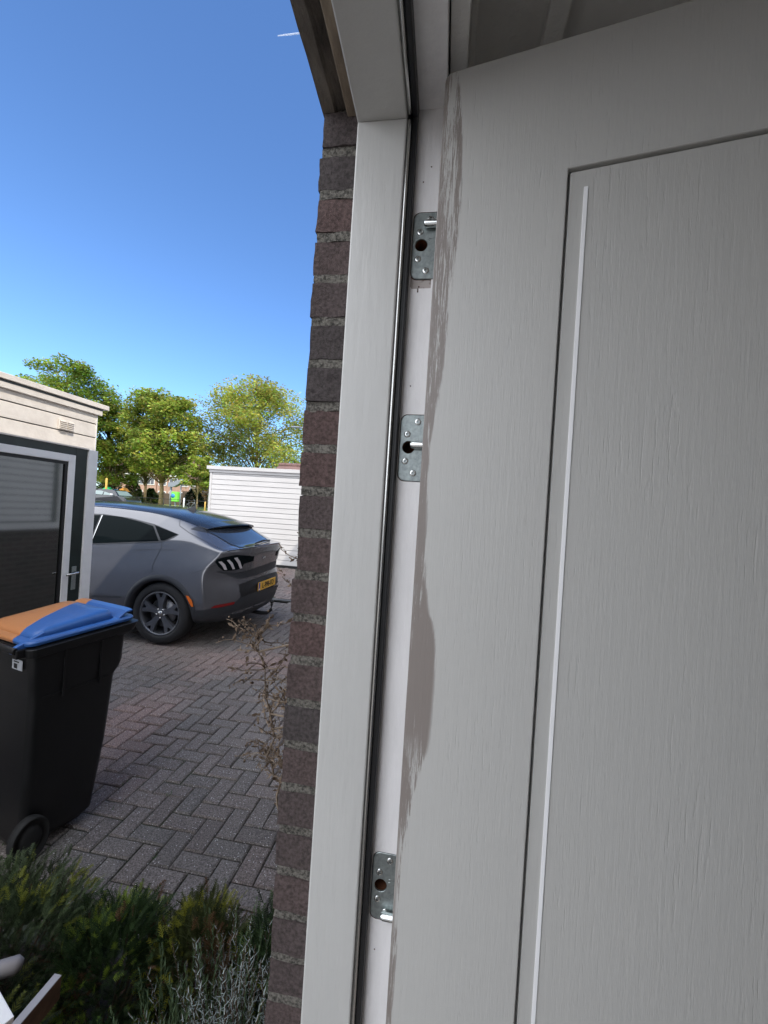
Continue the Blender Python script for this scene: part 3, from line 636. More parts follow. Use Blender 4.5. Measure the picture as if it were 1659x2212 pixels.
# tail lamp, left (towards us): dark housing with three bright bars; right one at the far edge
patch('tail_lamp', [(1008, 575), (1020, 558), (1080, 540), (1165, 524), (1290, 535), (1285, 568), (1215, 590), (1195, 625), (1130, 638), (1065, 640), (1030, 610)], M['carglass'], off=.006, mirror=True)
for q in ([(1030, 574), (1052, 570), (1078, 594), (1092, 632), (1072, 632), (1056, 602)], [(1090, 562), (1108, 558), (1132, 582), (1148, 626), (1132, 628), (1116, 594)], [(1142, 546), (1166, 541), (1186, 572), (1200, 620), (1184, 624), (1168, 582)]):
    patch('lamp_bar', q, M['lampclear'], off=.013, step=5, mirror=True)
# bumper: dark lower panel, reflector, plate recess
patch('rear_bumper', [(845, 940), (980, 916), (1150, 870), (1195, 835), (1280, 800), (1440, 755), (1475, 730), (1470, 800), (1400, 850), (1200, 920), (990, 985), (870, 1015)], M['cladding'], off=.006)
patch('boot_trim', [(1010, 640), (1165, 655), (1240, 640), (1470, 560), (1480, 600), (1300, 675), (1180, 700)], M['cladding'], off=.003, step=9)
patch('plate_recess', [(1180, 742), (1285, 700), (1470, 640), (1478, 700), (1430, 760), (1280, 800), (1195, 835)], M['dark'], off=.004)
patch('reflector', [(972, 912), (1000, 893), (1148, 864), (1142, 882), (1040, 905)], M['lampred'], off=.011, mirror=True)
seam('panel_seam', [(622, 430), (620, 470), (585, 540), (556, 600), (550, 652)], .006, mirror=True)
seam('panel_seam', [(830, 232), (775, 248), (752, 280), (752, 315), (820, 365), (1000, 460), (1150, 520)], .006)
seam('panel_seam', [(835, 662), (900, 640), (1012, 600)], .004, mirror=True)
seam('panel_seam', [(78, 826), (340, 832)], .012, M['cladding'], mirror=True)
seam('crease', [(430, 492), (560, 487), (720, 490)], .006, M['cladding'], mirror=True)
# wheel arch cladding rings, proud of the body
for x in WX:
    for sg in (-1, 1):
        mbq = MB(); vs_ = []; n_ = 40
        for i in range(n_+1):
            t = R(-12)+R(204)*i/n_; c, s_ = math.cos(t), math.sin(t)
            for rr in (.392, .41, .435, .462):
                px_, pz_ = x+rr*c, .355+rr*s_; h = bv.ray_cast(Vector((px_, CY+sg*2, max(.24, pz_))), Vector((0, -sg, 0)))
                rr2 = max(rr, .412); h = bv.ray_cast(Vector((x+rr2*c, CY+sg*2, max(.24, .355+rr2*s_))), Vector((0, -sg, 0)))
                yy = h[0].y if h[0] else CY+sg*.93
                vs_.append((px_, yy+sg*(.012 if rr < .46 else .001)-(sg*.02 if rr < .4 else 0), max(.20, pz_)))
        mbq.add(vs_, [(4*i+j, 4*i+j+1, 4*i+j+5, 4*i+j+4) for i in range(n_) for j in range(3)], smooth=True).build('arch_trim', M['cladding'], car)
patch('side_marker', [(803, 818), (822, 822), (845, 852), (857, 898), (842, 898), (820, 858)], M['amber'], off=.018, mirror=True)
# sills, underbody
MB().box((WX[1]+.42, CY-.93, .205), (WX[0]-.42, CY-.86, .33)).build('sill', M['cladding'], car, bevel=.02); MB().box((WX[1]+.42, CY+.86, .205), (WX[0]-.42, CY+.93, .33)).build('sill', M['cladding'], car, bevel=.02)
MB().box((WX[1]-.4, CY-.62, .235), (WX[0]+.60, CY+.62, .32)).build('underbody', M['dark'], car, bevel=.03)
# wheels
def wheel(x, y, sg):
    wh = empty('wheel', (x, y, WR)); wh.parent = car
    T = Matrix.Rotation(R(90)*sg*-1, 4, 'X') if sg < 0 else Matrix.Rotation(R(-90), 4, 'X')
    T = Matrix.Rotation(R(90), 4, 'X') if sg < 0 else Matrix.Rotation(R(-90), 4, 'X')    # local z points outward
    ty = MB(); ty.lathe([(.24, -.19), (.30, -.205), (.345, -.195), (.361, -.165), (.363, -.11), (.361, -.05), (.350, -.018), (.325, .0), (.285, .002), (.258, -.004), (.252, -.02)], 64, T); ty.build('tyre', M['tyre'], wh)
    rm = MB(); rm.lathe([(.252, -.02), (.254, -.006), (.246, -.002), (.236, -.010), (.228, -.05), (.222, -.18)], 64, T)
    for i in range(5):
        A = T @ Matrix.Rotation(2*math.pi*i/5+R(18), 4, 'Z')
        pr = [(.03, .030), (.10, .028), (.15, .040), (.225, .070), (.238, .055), (.238, .030), (.19, .008), (.19, -.008), (.238, -.030), (.238, -.055), (.225, -.070), (.15, -.040), (.10, -.028), (.03, -.030)]
        top = [(p[0], p[1], -.012-.02*(1-p[0]/.24)) for p in pr]; bot = [(p[0], p[1]*1.08, -.055) for p in pr]; n_ = len(pr)
        rm.add([A@Vector(v) for v in top+bot], [(0, 1, 12, 13), (1, 2, 11, 12), (2, 3, 4, 5, 6, 7, 8, 9, 10, 11)]+[(i_, (i_+1) % n_, n_+(i_+1) % n_, n_+i_) for i_ in range(n_)])
    rm.lathe([(0, -.022), (.045, -.024), (.062, -.032), (.066, -.06)], 32, T); ro = rm.build('rim', M['rim'], wh)
    MB().lathe([(0, -.016), (.024, -.017), (.028, -.024)], 24, T).build('hub_cap', M['steel'], wh)
    for i in range(5):
        nu = MB(); t = 2*math.pi*i/5+R(54); nu.lathe([(0, -.018), (.009, -.018), (.010, -.03)], 10, T@Matrix.Translation((.052*math.cos(t), .052*math.sin(t), 0)))
        nu.build('wheel_nut', M['steel'], wh)
    MB().lathe([(.0, -.075), (.165, -.075), (.165, -.085), (.0, -.085)], 40, T).build('brake_disc', mat('brake_disc', (.25, .25, .26), .4, metal=.8), wh)
for x in WX:
    wheel(x, CY-.925, -1); wheel(x, CY+.925, 1)
# number plate
lp = empty('number_plate', (CX+.006, CY, .635)); lp.parent = car
MB().box((-.006, -.26, -.055), (.004, .26, .055)).build('plate_panel', M['plateyellow'], lp, bevel=.003)
MB().box((.0042, -.257, -.052), (.0052, -.222, .052)).build('blue_band', M['plateblue'], lp)
def text(s, size, m, name, parent, loc, rot, ext=.0006, sx=1):
    cu = bpy.data.curves.new(name, 'FONT'); cu.body = s; cu.size = size; cu.extrude = ext; cu.align_x = 'CENTER'; cu.align_y = 'CENTER'; cu.offset = .0012
    o = bpy.data.objects.new(name, cu); scene.collection.objects.link(o); dg_ = bpy.context.evaluated_depsgraph_get(); me_ = bpy.data.meshes.new_from_object(o.evaluated_get(dg_)); bpy.data.objects.remove(o)
    o = link(name, me_, m, parent); o.location = loc; o.rotation_euler = rot; o.scale[0] = sx; return o
text('L-998-FD', .098, M['ink'], 'plate_lettering', lp, (.0058, .018, -.002), (R(90), 0, R(90)), sx=.93)
text('NL', .024, M['white'], 'country_lettering', lp, (.0062, -.239, -.034), (R(90), 0, R(90)))
# badge, wiper, aerial, tow bar
bx = hit(c2(1362, 545)); 
MB().prism([(-.05, 0), (-.02, .016), (.02, .018), (.055, .008), (.03, .0), (.036, -.014), (.012, -.006), (-.02, -.010), (-.034, -.002)], 0, .004, 0).build('badge', M['steel'], car).matrix_world = Matrix.Translation(bx[0]+bx[1]*.004) @ Matrix.Rotation(0, 4, 'Z')
wa, wb_ = hit(c2(1300, 452))[0], hit(c2(1405, 428))[0]; nn = hit(c2(1350, 440))[1]
MB().tube([wa+nn*.02, (wa+wb_)/2+nn*.035, wb_+nn*.02], [.010, .014, .008]).build('rear_wiper', M['dark'], car)
ah = hit(c2(845, 215)); a0 = Vector((CX-1.18, CY, bv.ray_cast(Vector((CX-1.18, CY, 3)), Vector((0, 0, -1)))[0].z))
mbq = MB(); 
for (k, hw) in ((0, .032),): mbq.add([(.075, -.02, -.01), (.075, .02, -.01), (-.10, .014, -.01), (-.10, -.014, -.01), (.055, -.010, .062), (.055, .010, .062), (-.085, .004, .012), (-.085, -.004, .012)], [(0, 1, 2, 3), (4, 5, 6, 7), (0, 1, 5, 4), (1, 2, 6, 5), (2, 3, 7, 6), (3, 0, 4, 7)])
o = mbq.build('aerial_fin', M['cladding'], car, bevel=.006); o.location = a0
tb = empty('tow_bar', (0, 0, 0)); tb.parent = car
MB().tube([(CX-.30, CY, .27), (CX-.10, CY, .235), (CX+.03, CY, .24), (CX+.085, CY, .29), (CX+.09, CY, .36), (CX+.09, CY, .375)], [.03, .026, .022, .022, .02, .014], 10).build('neck', M['dark'], tb)
MB().lathe([(0, .027), (.016, .022), (.026, .008), (.026, -.008), (.016, -.022), (0, -.027)], 16, Matrix.Translation((CX+.09, CY, .40))).build('ball', M['dark'], tb)
# ------------------------------------------------------------------ wheelie bin
BN = empty('wheelie_bin', (-1.946, 1.803, 0), R(-14.3), label='black wheelie bin with a blue and orange lid standing by the shrubs', cat='wheelie bin')
BN.scale = (.84, .76, 1)
M['binblack'] = mat('black_bin_plastic', (.006, .0062, .007), .42, var=.2, vscale=6, bump=.0006, bscale=160)
lid = mat('blue_lid_plastic', (.035, .125, .38), .28, var=.12, vscale=5, bump=.0006, bscale=60); N, L, b = nodes(lid)
tcn = N.new('ShaderNodeTexCoord'); sp_ = N.new('ShaderNodeSeparateXYZ'); L.new(tcn.outputs['Object'], sp_.inputs[0])
def mth(op, a, b_):
    n_ = N.new('ShaderNodeMath'); n_.operation = op
    for i, v in enumerate((a, b_)):
        if isinstance(v, (int, float)): n_.inputs[i].default_value = v
        else: L.new(v, n_.inputs[i])
    return n_.outputs[0]
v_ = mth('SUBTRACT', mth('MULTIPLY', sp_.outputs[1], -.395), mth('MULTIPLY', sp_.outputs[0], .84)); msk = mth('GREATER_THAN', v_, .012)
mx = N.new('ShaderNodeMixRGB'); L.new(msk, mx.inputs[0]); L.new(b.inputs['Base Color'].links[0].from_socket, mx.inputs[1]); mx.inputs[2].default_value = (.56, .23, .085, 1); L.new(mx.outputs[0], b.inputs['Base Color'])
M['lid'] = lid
# local: +y front (away from us), hinge at -y; x width .56
def loft(mb, rings, **k):
    n_ = len(rings[0]); vs_ = [p for r_ in rings for p in r_]
    mb.add(vs_, [(j*n_+i, j*n_+(i+1) % n_, (j+1)*n_+(i+1) % n_, (j+1)*n_+i) for j in range(len(rings)-1) for i in range(n_)]+[list(range(n_))[::-1], list(range((len(rings)-1)*n_, len(rings)*n_))], **k); return mb
def rrect(x0, x1, y0, y1, z, r=.04, n_=5):
    out = []
    for cx_, cy_, a0 in ((x1-r, y1-r, 0), (x0+r, y1-r, 90), (x0+r, y0+r, 180), (x1-r, y0+r, 270)):
        for i in range(n_+1): t = R(a0+90*i/n_); out.append((cx_+r*math.cos(t), cy_+r*math.sin(t), z(cy_+r*math.sin(t)) if callable(z) else z))
    return out
RZ = lambda y: 1.0+.035*(y+.33)/.66-.06*0            # the rim rises a little to the front
rings = [rrect(-.20, .20, -.24, .13, .03, .05), rrect(-.222, .222, -.25, .17, .06, .05), rrect(-.240, .240, -.25, .222, .40, .05), rrect(-.250, .250, -.255, .250, .74, .045), rrect(-.252, .252, -.258, .285, .775, .045), rrect(-.255, .255, -.262, .292, .80, .04), rrect(-.262, .262, -.275, .300, .93, .04), rrect(-.265, .265, -.28, .305, .985, .04)]
loft(MB(), rings, smooth=True).build('body', M['binblack'], BN)
rm = MB(); loft(rm, [rrect(-.268, .268, -.285, .308, .945, .04), rrect(-.290, .290, -.30, .350, lambda y: .945+.03*(y+.3), .05), rrect(-.298, .298, -.305, .378, lambda y: .985+.035*(y+.3), .05), rrect(-.272, .272, -.29, .335, lambda y: .990+.035*(y+.3), .05)], smooth=False)
rm.build('rim', M['binblack'], BN, bevel=.003)
MB().box((-.20, .27, .86), (.20, .315, .95)).box((-.23, .285, .80), (.23, .30, .955)).build('lifting_comb', M['binblack'], BN, bevel=.008)
for sx_ in (-.266, .256):
    for yy in (-.10, .12): MB().box((sx_-.001, yy, .72), (sx_+.011, yy+.012, .97)).build('rib', M['binblack'], BN, bevel=.003)
MB().box((.250, -.20, .735), (.2555, .19, .745)).build('ledge', M['binblack'], BN, bevel=.002)
hb = MB(); hb.tube([(-.24, -.345, .985), (.24, -.345, .985)], .016, 12); hb.box((-.25, -.345, .95), (-.215, -.27, .99)).box((.215, -.345, .95), (.25, -.27, .99)); hb.build('handle', M['binblack'], BN, bevel=.004)
# lid: flat margin, a raised panel that slopes to the front, flange overhanging the front
ld = empty('lid', (0, 0, 0)); ld.parent = BN
zl_ = lambda y, k=0: 1.000+.036*(y+.3)+k
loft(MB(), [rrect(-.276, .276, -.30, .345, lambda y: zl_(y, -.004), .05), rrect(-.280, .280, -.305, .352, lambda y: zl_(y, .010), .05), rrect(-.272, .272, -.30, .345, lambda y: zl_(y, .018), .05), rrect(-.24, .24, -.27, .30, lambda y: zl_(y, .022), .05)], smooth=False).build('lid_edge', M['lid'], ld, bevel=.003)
def dome(y, k): t = (y+.27)/.50; return zl_(y, .020)+k*(.058*(1-max(0, t))**.8*0+.050*math.sin(math.pi*min(1, max(0, .18+.82*t))*.62))
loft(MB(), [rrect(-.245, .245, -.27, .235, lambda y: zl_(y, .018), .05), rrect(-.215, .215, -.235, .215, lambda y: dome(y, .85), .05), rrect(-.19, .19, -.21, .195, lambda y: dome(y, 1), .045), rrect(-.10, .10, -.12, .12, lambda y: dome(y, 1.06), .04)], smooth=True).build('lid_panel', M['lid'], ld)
# front flange / grip that sweeps up and out
vs_ = []; prof_ = [(.230, .020), (.26, .034), (.30, .048), (.348, .050), (.358, .044), (.348, .041), (.30, .038), (.26, .022), (.235, .006)]
for i in range(15):
    x = -.262+.524*i/14; tk = 1-.18*(abs(x)/.262)**6
    vs_ += [(x, .23+(a_-.23)*tk, zl_(a_, b_)) for a_, b_ in prof_]
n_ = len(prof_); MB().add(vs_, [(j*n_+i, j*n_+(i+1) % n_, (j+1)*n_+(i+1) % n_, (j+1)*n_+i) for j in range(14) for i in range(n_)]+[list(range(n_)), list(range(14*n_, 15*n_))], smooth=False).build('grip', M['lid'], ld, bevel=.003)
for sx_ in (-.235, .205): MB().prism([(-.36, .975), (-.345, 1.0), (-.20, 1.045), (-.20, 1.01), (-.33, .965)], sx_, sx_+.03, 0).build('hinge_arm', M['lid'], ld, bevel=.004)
MB().box((.10, -.284, .875), (.195, -.2815, .922)).build('sticker', mat('white_sticker', (.45, .47, .50), .4), BN)
MB().box((.118, -.2850, .880), (.15, -.2842, .902)).box((.115, -.2850, .908), (.165, -.2842, .914)).build('sticker_print', M['ink'], BN)
for sg in (-1, 1):
    T = Matrix.Translation((sg*.255, -.225, .10)) @ Matrix.Rotation(R(90)*sg, 4, 'Y')
    wl = MB().lathe([(.0, .018), (.035, .02), (.06, .01), (.062, .0), (.082, .004), (.092, .020), (.098, .018), (.1, -.01), (.098, -.03), (0, -.03)], 40, T); wl.build('wheel', mat('bin_wheel_rubber', (.012, .012, .012), .75), BN)
MB().tube([(-.25, -.225, .09), (.25, -.225, .09)], .011).build('axle', M['binblack'], BN)
# ------------------------------------------------------------------ planting bed
def V(*a): return Vector(a)
rnd = random.uniform
M['soil'] = mat('dark_soil', (.030, .022, .016), .95, var=.4, vscale=30, bump=.02, bscale=30)
mb = MB(); n = 30; vs = []
for j in range(n+1):
    for i in range(n+1):
        x = -3.2+2.97*i/n; y = -.3+1.62*j/n; y1 = y+.035*noise.noise((x*3, 7, 0))*(j/n)
        vs.append((x, y1, .05*math.sin(math.pi*min(1, j/n*.98+.02))+.02*noise.noise((x*7, y*7, 2))-.004))
mb.add(vs, [(j*(n+1)+i, j*(n+1)+i+1, (j+1)*(n+1)+i+1, (j+1)*(n+1)+i) for j in range(n) for i in range(n)], smooth=True).build('soil_bed', M['soil'], kind='structure')
M['conifer'] = mat('conifer_foliage', (1, 1, 1), .65, attr=True); M['twig'] = mat('twig_bark', (.10, .065, .04), .9, var=.3)
for k_ in ('conifer',):
    pass
def leafmat(name, tr=.38):
    m = bpy.data.materials.new(name); m.use_nodes = True; N, L, b = nodes(m)
    a = N.new('ShaderNodeVertexColor'); a.layer_name = 'Col'; L.new(a.outputs[0], b.inputs['Base Color']); b.inputs['Roughness'].default_value = .6; b.inputs['Specular IOR Level'].default_value = .3
    t = N.new('ShaderNodeBsdfTranslucent'); L.new(a.outputs[0], t.inputs[0]); mx = N.new('ShaderNodeMixShader'); mx.inputs[0].default_value = tr
    L.new(b.outputs[0], mx.inputs[1]); L.new(t.outputs[0], mx.inputs[2]); L.new(mx.outputs[0], N['Material Output'].inputs[0]); return m
M['leaf'] = leafmat('foliage')
def frond(mb, p, d, up, ln, col, nside=6, wd=.30):
    """flat conifer spray: axis with pairs of narrow leaflets"""
    d = d.normalized(); s = d.cross(up); s = s.normalized() if s.length > .01 else V(1, 0, 0); u = s.cross(d)
    for i in range(nside):
        t = (i+.5)/nside; base = p+d*ln*t-u*ln*.15*t*t; l2 = ln*wd*(1-.75*t)*rnd(.8, 1.2)+.003
        for sg in (-1, 1):
            tip = base+(s*sg*.8+d*.75+u*rnd(-.2, .2)).normalized()*l2; w2 = d*ln*.055
            f_ = rnd(.75, 1.25); c = tuple(min(1, q*f_) for q in col); mb.add([base-w2, base+w2, tip+w2*.3, tip-w2*.3], [(0, 1, 2, 3)], col=c)
    mb.add([p-s*.0012, p+s*.0012, p+d*ln+s*.001, p+d*ln-s*.001], [(0, 1, 2, 3)], col=tuple(q*.7 for q in col))
def conifer(name, ctr, rad, nfr, pal, label, ln=(.022, .045), seed=1, cat='shrub', group=None):
    random.seed(seed); o = empty(name, (ctr[0], ctr[1], 0), label=label, cat=cat, group=group); mb = MB(); st = MB(); c = V(0, 0, ctr[2])
    for _ in range(nfr):
        th = rnd(0, 2*math.pi); ph = math.acos(rnd(-.25, 1)); k = rnd(.55, 1.0)
        dirn = V(math.sin(ph)*math.cos(th), math.sin(ph)*math.sin(th), math.cos(ph))
        bump_ = 1+.28*noise.noise(dirn*2.3+V(seed, 0, 0))+.12*noise.noise(dirn*6+V(seed, 3, 0))
        p = c+V(dirn.x*rad[0], dirn.y*rad[1], dirn.z*rad[2])*k*bump_
        if p.z < .02: continue
        q = noise.noise(p*9+V(seed*3, 0, 0)); tip = k > .80 and rnd(0, 1) < .7
        if q > .12 and tip: col = pal[0]
        elif q < -.30: col = pal[2] if rnd(0, 1) < .7 else pal[1]
        else: col = pal[1]
        dd = dirn+V(rnd(-.6, .6), rnd(-.6, .6), rnd(-.2, .9)); frond(mb, p, dd, V(rnd(-1, 1), rnd(-1, 1), 1).normalized(), rnd(*ln), (lambda f_: tuple(v*f_ for v in col))(rnd(.8, 1.2)))
    for _ in range(26):
        th = rnd(0, 6.28); e = c+V(math.cos(th)*rad[0]*rnd(.3, .85), math.sin(th)*rad[1]*rnd(.3, .85), rad[2]*rnd(0, .7)); st.tube([V(rnd(-.04, .04), rnd(-.04, .04), .0), c*.5+V(e.x*.4, e.y*.4, 0), e], [.008, .005, .002], 5)
    mb.build('foliage', M['leaf'], o, recalc=False); st.build('branch', M['twig'], o); return o
G1, G2, G3 = (.25, .27, .045), (.095, .130, .060), (.07, .08, .048)
YG, BR = (.30, .30, .04), (.20, .11, .06)
conifer('conifer_shrub', (-1.28, 1.02, .22), (.34, .27, .27), 5200, (G1, G2, G3), 'wide dark green conifer with yellowish tips at the foot of the bin', seed=3)
conifer('conifer_shrub', (-1.10, .72, .28), (.28, .24, .22), 3000, ((.17, .19, .04), (.045, .062, .03), (.07, .055, .035)), 'dull green conifer beside the leaning grey plank', seed=5)
conifer('conifer_shrub', (-.92, 1.08, .20), (.20, .20, .22), 3000, ((.20, .27, .04), (.05, .085, .03), BR), 'dark conifer with rusty dead twigs, in the middle of the bed', seed=8)
conifer('conifer_shrub', (-.68, 1.18, .18), (.17, .15, .21), 2200, (YG, (.075, .09, .03), (.15, .085, .04)), 'golden tipped conifer behind the upright green stems', seed=9)
conifer('conifer_shrub', (-.42, 1.20, .20), (.15, .13, .21), 1700, ((.26, .30, .04), (.06, .10, .035), (.04, .06, .03)), 'light green conifer against the foot of the brick wall', seed=14)
conifer('conifer_shrub', (-.78, .83, .16), (.17, .16, .17), 2000, ((.13, .25, .04), (.04, .085, .03), (.14, .08, .04)), 'low green conifer with some brown leaves in front of the rusty one', seed=11)
def stems(name, ctr, rad, nst, ht, col, label, leaf=.014, lean=.25, seed=1, curl=0, zb=.0, cat='plant'):
    random.seed(seed); o = empty(name, (ctr[0], ctr[1], 0), label=label, cat=cat); mb = MB(); st = MB()
    for _ in range(nst):
        a = rnd(0, 6.28); r_ = math.sqrt(rnd(0, 1)); p = V(math.cos(a)*r_*rad[0], math.sin(a)*r_*rad[1], zb); h = rnd(*ht); d = V(rnd(-lean, lean)+p.x*1.2, rnd(-lean, lean)+p.y*1.2, 1).normalized(); f_ = rnd(.75, 1.25); c0 = tuple(q*f_ for q in col)
        pts = [p+d*h*t+V(rnd(-.004, .004), rnd(-.004, .004), 0) for t in (0, .35, .7, 1)]; st.tube(pts, [.0018, .0016, .0013, .0008], 4, cap=False)
        nl = int(h/.0085)
        for i in range(nl):
            t = i/nl
            if t < .25: continue
            q = p+d*h*t; th = i*2.4+rnd(-.4, .4); dd = (V(math.cos(th), math.sin(th), 0)*(.55+curl)+d*(1.1-curl)).normalized(); l2 = leaf*rnd(.7, 1.25)*(1.15-.4*t); s = dd.cross(d).normalized()*.0011
            f_ = rnd(.8, 1.2); c = tuple(v*f_ for v in c0); m_ = q+dd*l2*.55+d*l2*.1*curl; e = q+dd*l2+d*l2*.5*curl
            mb.add([q-s, q+s, m_+s*1.1, m_-s*1.1], [(0, 1, 2, 3)], col=c); mb.add([m_-s*1.1, m_+s*1.1, e], [(0, 1, 2)], col=c)
    mb.build('leaves', M['leaf'], o, recalc=False); st.build('stem', M['twig'] if curl else mat('green_stem', (.09, .13, .05), .8), o); return o
stems('lavender_plant', (-.53, .97, 0), (.15, .15), 230, (.28, .46), (.13, .19, .10), 'upright grey green lavender shoots in the middle right of the bed', leaf=.024, seed=4)
stems('lavender_plant', (-.66, .78, 0), (.13, .10), 150, (.24, .40), (.10, .16, .075), 'shorter green lavender shoots at the bottom edge of the photo', leaf=.022, seed=6)
stems('curry_plant', (-.39, .94, 0), (.14, .12), 330, (.28, .47), (.38, .43, .40), 'silvery white leaved plant in the dark pot by the brick wall', leaf=.019, lean=.6, seed=12, curl=.5, zb=.05)
stems('curry_plant', (-.55, .76, 0), (.11, .07), 120, (.20, .34), (.33, .38, .36), 'small silvery leaved clump between the green lavender shoots', leaf=.02, lean=.6, seed=13, curl=.5)
pot = empty('plant_pot', (-.375, .86, 0), label='dark blue glazed plant pot under the silvery plant', cat='plant pot')
M['pot'] = mat('dark_blue_glaze', (.03, .045, .085), .35, var=.3)
MB().lathe([(.11, .0), (.135, .18), (.150, .235), (.165, .24), (.165, .265), (.150, .265), (.142, .235)], 40).build('bowl', M['pot'], pot)
MB().lathe([(0, .23), (.142, .235)], 24).build('soil', M['soil'], pot)
# dried creeper stems leaning on the outer wall face
M['dry'] = mat('dry_stem', (.30, .235, .17), .9, col2=(.11, .075, .05), vscale=30)
def dry(name, base, ht, seed, label, spread=.10, nb=26):
    random.seed(seed); o = empty(name, base, label=label, cat='dead plant', group=None); st = MB(); hd_ = MB()
    main = [V(0, 0, 0)]; 
    while main[-1].z < ht: main.append(main[-1]+V(rnd(-.014, .014)-(main[-1].x+spread*.4)*.08, rnd(-.018, .018), rnd(.02, .04)))
    st.tube(main, [.0027*(1-.6*i/len(main)) for i in range(len(main))], 5)
    for _ in range(nb):
        i = random.randrange(2, len(main)); p = main[i]; d = V(rnd(-1, .9), rnd(-.9, .9), rnd(-.1, .9)).normalized(); pts = [p]
        for _2 in range(random.randrange(3, 7)): d = (d+V(rnd(-.6, .6), rnd(-.6, .6), rnd(-.3, .4))).normalized(); pts.append(pts[-1]+d*rnd(.010, .02))
        st.tube(pts, [.0014*(1-.6*j/len(pts)) for j in range(len(pts))], 4)
        for q in pts[1:]:
            for _3 in range(random.randrange(1, 4)):
                r_ = rnd(.0013, .0027); q2 = q+V(rnd(-.006, .006), rnd(-.006, .006), rnd(-.006, .006)); hd_.lathe([(0, r_*1.3), (r_*.8, r_*.5), (r_, -.2*r_), (0, -r_*1.2)], 5, Matrix.Translation(q2)@Matrix.Rotation(rnd(0, 3), 4, 'X')@Matrix.Rotation(rnd(0, 3), 4, 'Y'))
                if rnd(0, 1) < .85:
                    e = q2+V(rnd(-.014, .014), rnd(-.014, .014), rnd(-.012, .012)); s_ = V(rnd(-.003, .003), .002, rnd(-.003, .003)); hd_.add([q2, (q2+e)/2+s_, e, (q2+e)/2-s_], [(0, 1, 2, 3)])
    for _ in range(7):
        i = random.randrange(2, len(main)); p = main[i]; e = V(XO-base[0]+.004, p.y+rnd(-.05, .02), p.z+rnd(-.03, .05)); st.tube([p, (p+e)/2+V(0, 0, rnd(-.012, .012)), e], [.0022, .002, .0016], 5)
    st.build('stem', M['dry'], o); hd_.build('dead_flowers', mat('dry_seed_heads', (.26, .19, .13), .9, col2=(.09, .06, .04), vscale=60), o); return o
dry('dried_plant', (-.315, .86, .98), .42, 21, 'dried brown stems with seed heads clinging to the outer brick face', nb=48)
dry('dried_plant', (-.275, .80, 1.0), .30, 29, 'thin dried twigs closest to the bricks, inside the larger dead stems', nb=20)
dry('dried_plant', (-.29, .90, 1.40), .16, 25, 'sparse dried sprig sticking out higher up the wall beside the car bumper', nb=9)
# moss and weeds in the joints
random.seed(40); mb = MB()
for _ in range(60):
    x = -.3-rnd(0, 2.2); y = rnd(1.5, 5.5); x = -5.0+round((x+8.5)/.1035)*.1035-3.5
    for _2 in range(random.randrange(4, 10)):
        p = V(x+rnd(-.012, .012), y+rnd(-.02, .02), -.006); a = rnd(0, 6.28); l_ = rnd(.008, .022); e = p+V(math.cos(a)*l_, math.sin(a)*l_, rnd(.3, 1)*l_); s_ = V(-math.sin(a), math.cos(a), 0)*.002
        mb.add([p-s_, p+s_, e], [(0, 1, 2)], col=(.06*rnd(.7, 1.2), .12*rnd(.7, 1.2), .03))
mb.build('weeds', M['leaf'], recalc=False, kind='stuff', label='small green weeds growing in the joints of the driveway', cat='weeds')
# ------------------------------------------------------------------ boards, bottom left
def plank(name, a, b_, wdir, w_, t_, m, **k):
    a = V(*a); b_ = V(*b_); d = (b_-a).normalized(); wv = V(*wdir); wv = (wv-d*wv.dot(d)).normalized(); n_ = d.cross(wv); vs_ = []
    for p in (a, b_):
        for u_, v2 in ((0, 0), (1, 0), (1, 1), (0, 1)): vs_.append(p+wv*w_*u_+n_*t_*v2)
    return MB().add(vs_, [(3, 2, 1, 0), (4, 5, 6, 7), (0, 1, 5, 4), (1, 2, 6, 5), (2, 3, 7, 6), (3, 0, 4, 7)]).build(name, m, bevel=.002, **k)
M['greywood'] = mat('grey_laminate', (.30, .29, .30), .6, var=.08); M['chip'] = mat('brown_board', (.16, .085, .05), .8, var=.25, vscale=30)
def yawbox(name, c, size, rz, m, tilt=0, **k):
    o = MB().box((-size[0]/2, -size[1], -size[2]), (size[0]/2, 0, 0)).build(name, m, bevel=.0015, **k); o.location = c; o.rotation_euler = (tilt, 0, rz); return o
pk = yawbox('plank', (-.874, .874, .500), (.020, .50, .055), R(1), M['chip'], R(-2), label='brown board with a grey top edge, leaning in the shrubs at bottom left', cat='board')
MB().box((-.0095, -.50, .0002), (.0095, -.0008, .0022)).build('top_edge', M['greywood'], pk)
yawbox('white_board', (-1.08, .862, .50), (.40, .45, .016), R(-22), M['white'], label='smooth white board lying at the bottom left corner', cat='board')
gp = MB(); gp.tube([(-.992, .886, .487), (-1.002, .880, .489), (-1.14, .80, .485)], [.010, .019, .019], 20); gp.build('pipe', mat('grey_plastic_pipe', (.26, .24, .24), .5), label='short grey plastic pipe with rounded end behind the white board', cat='pipe')
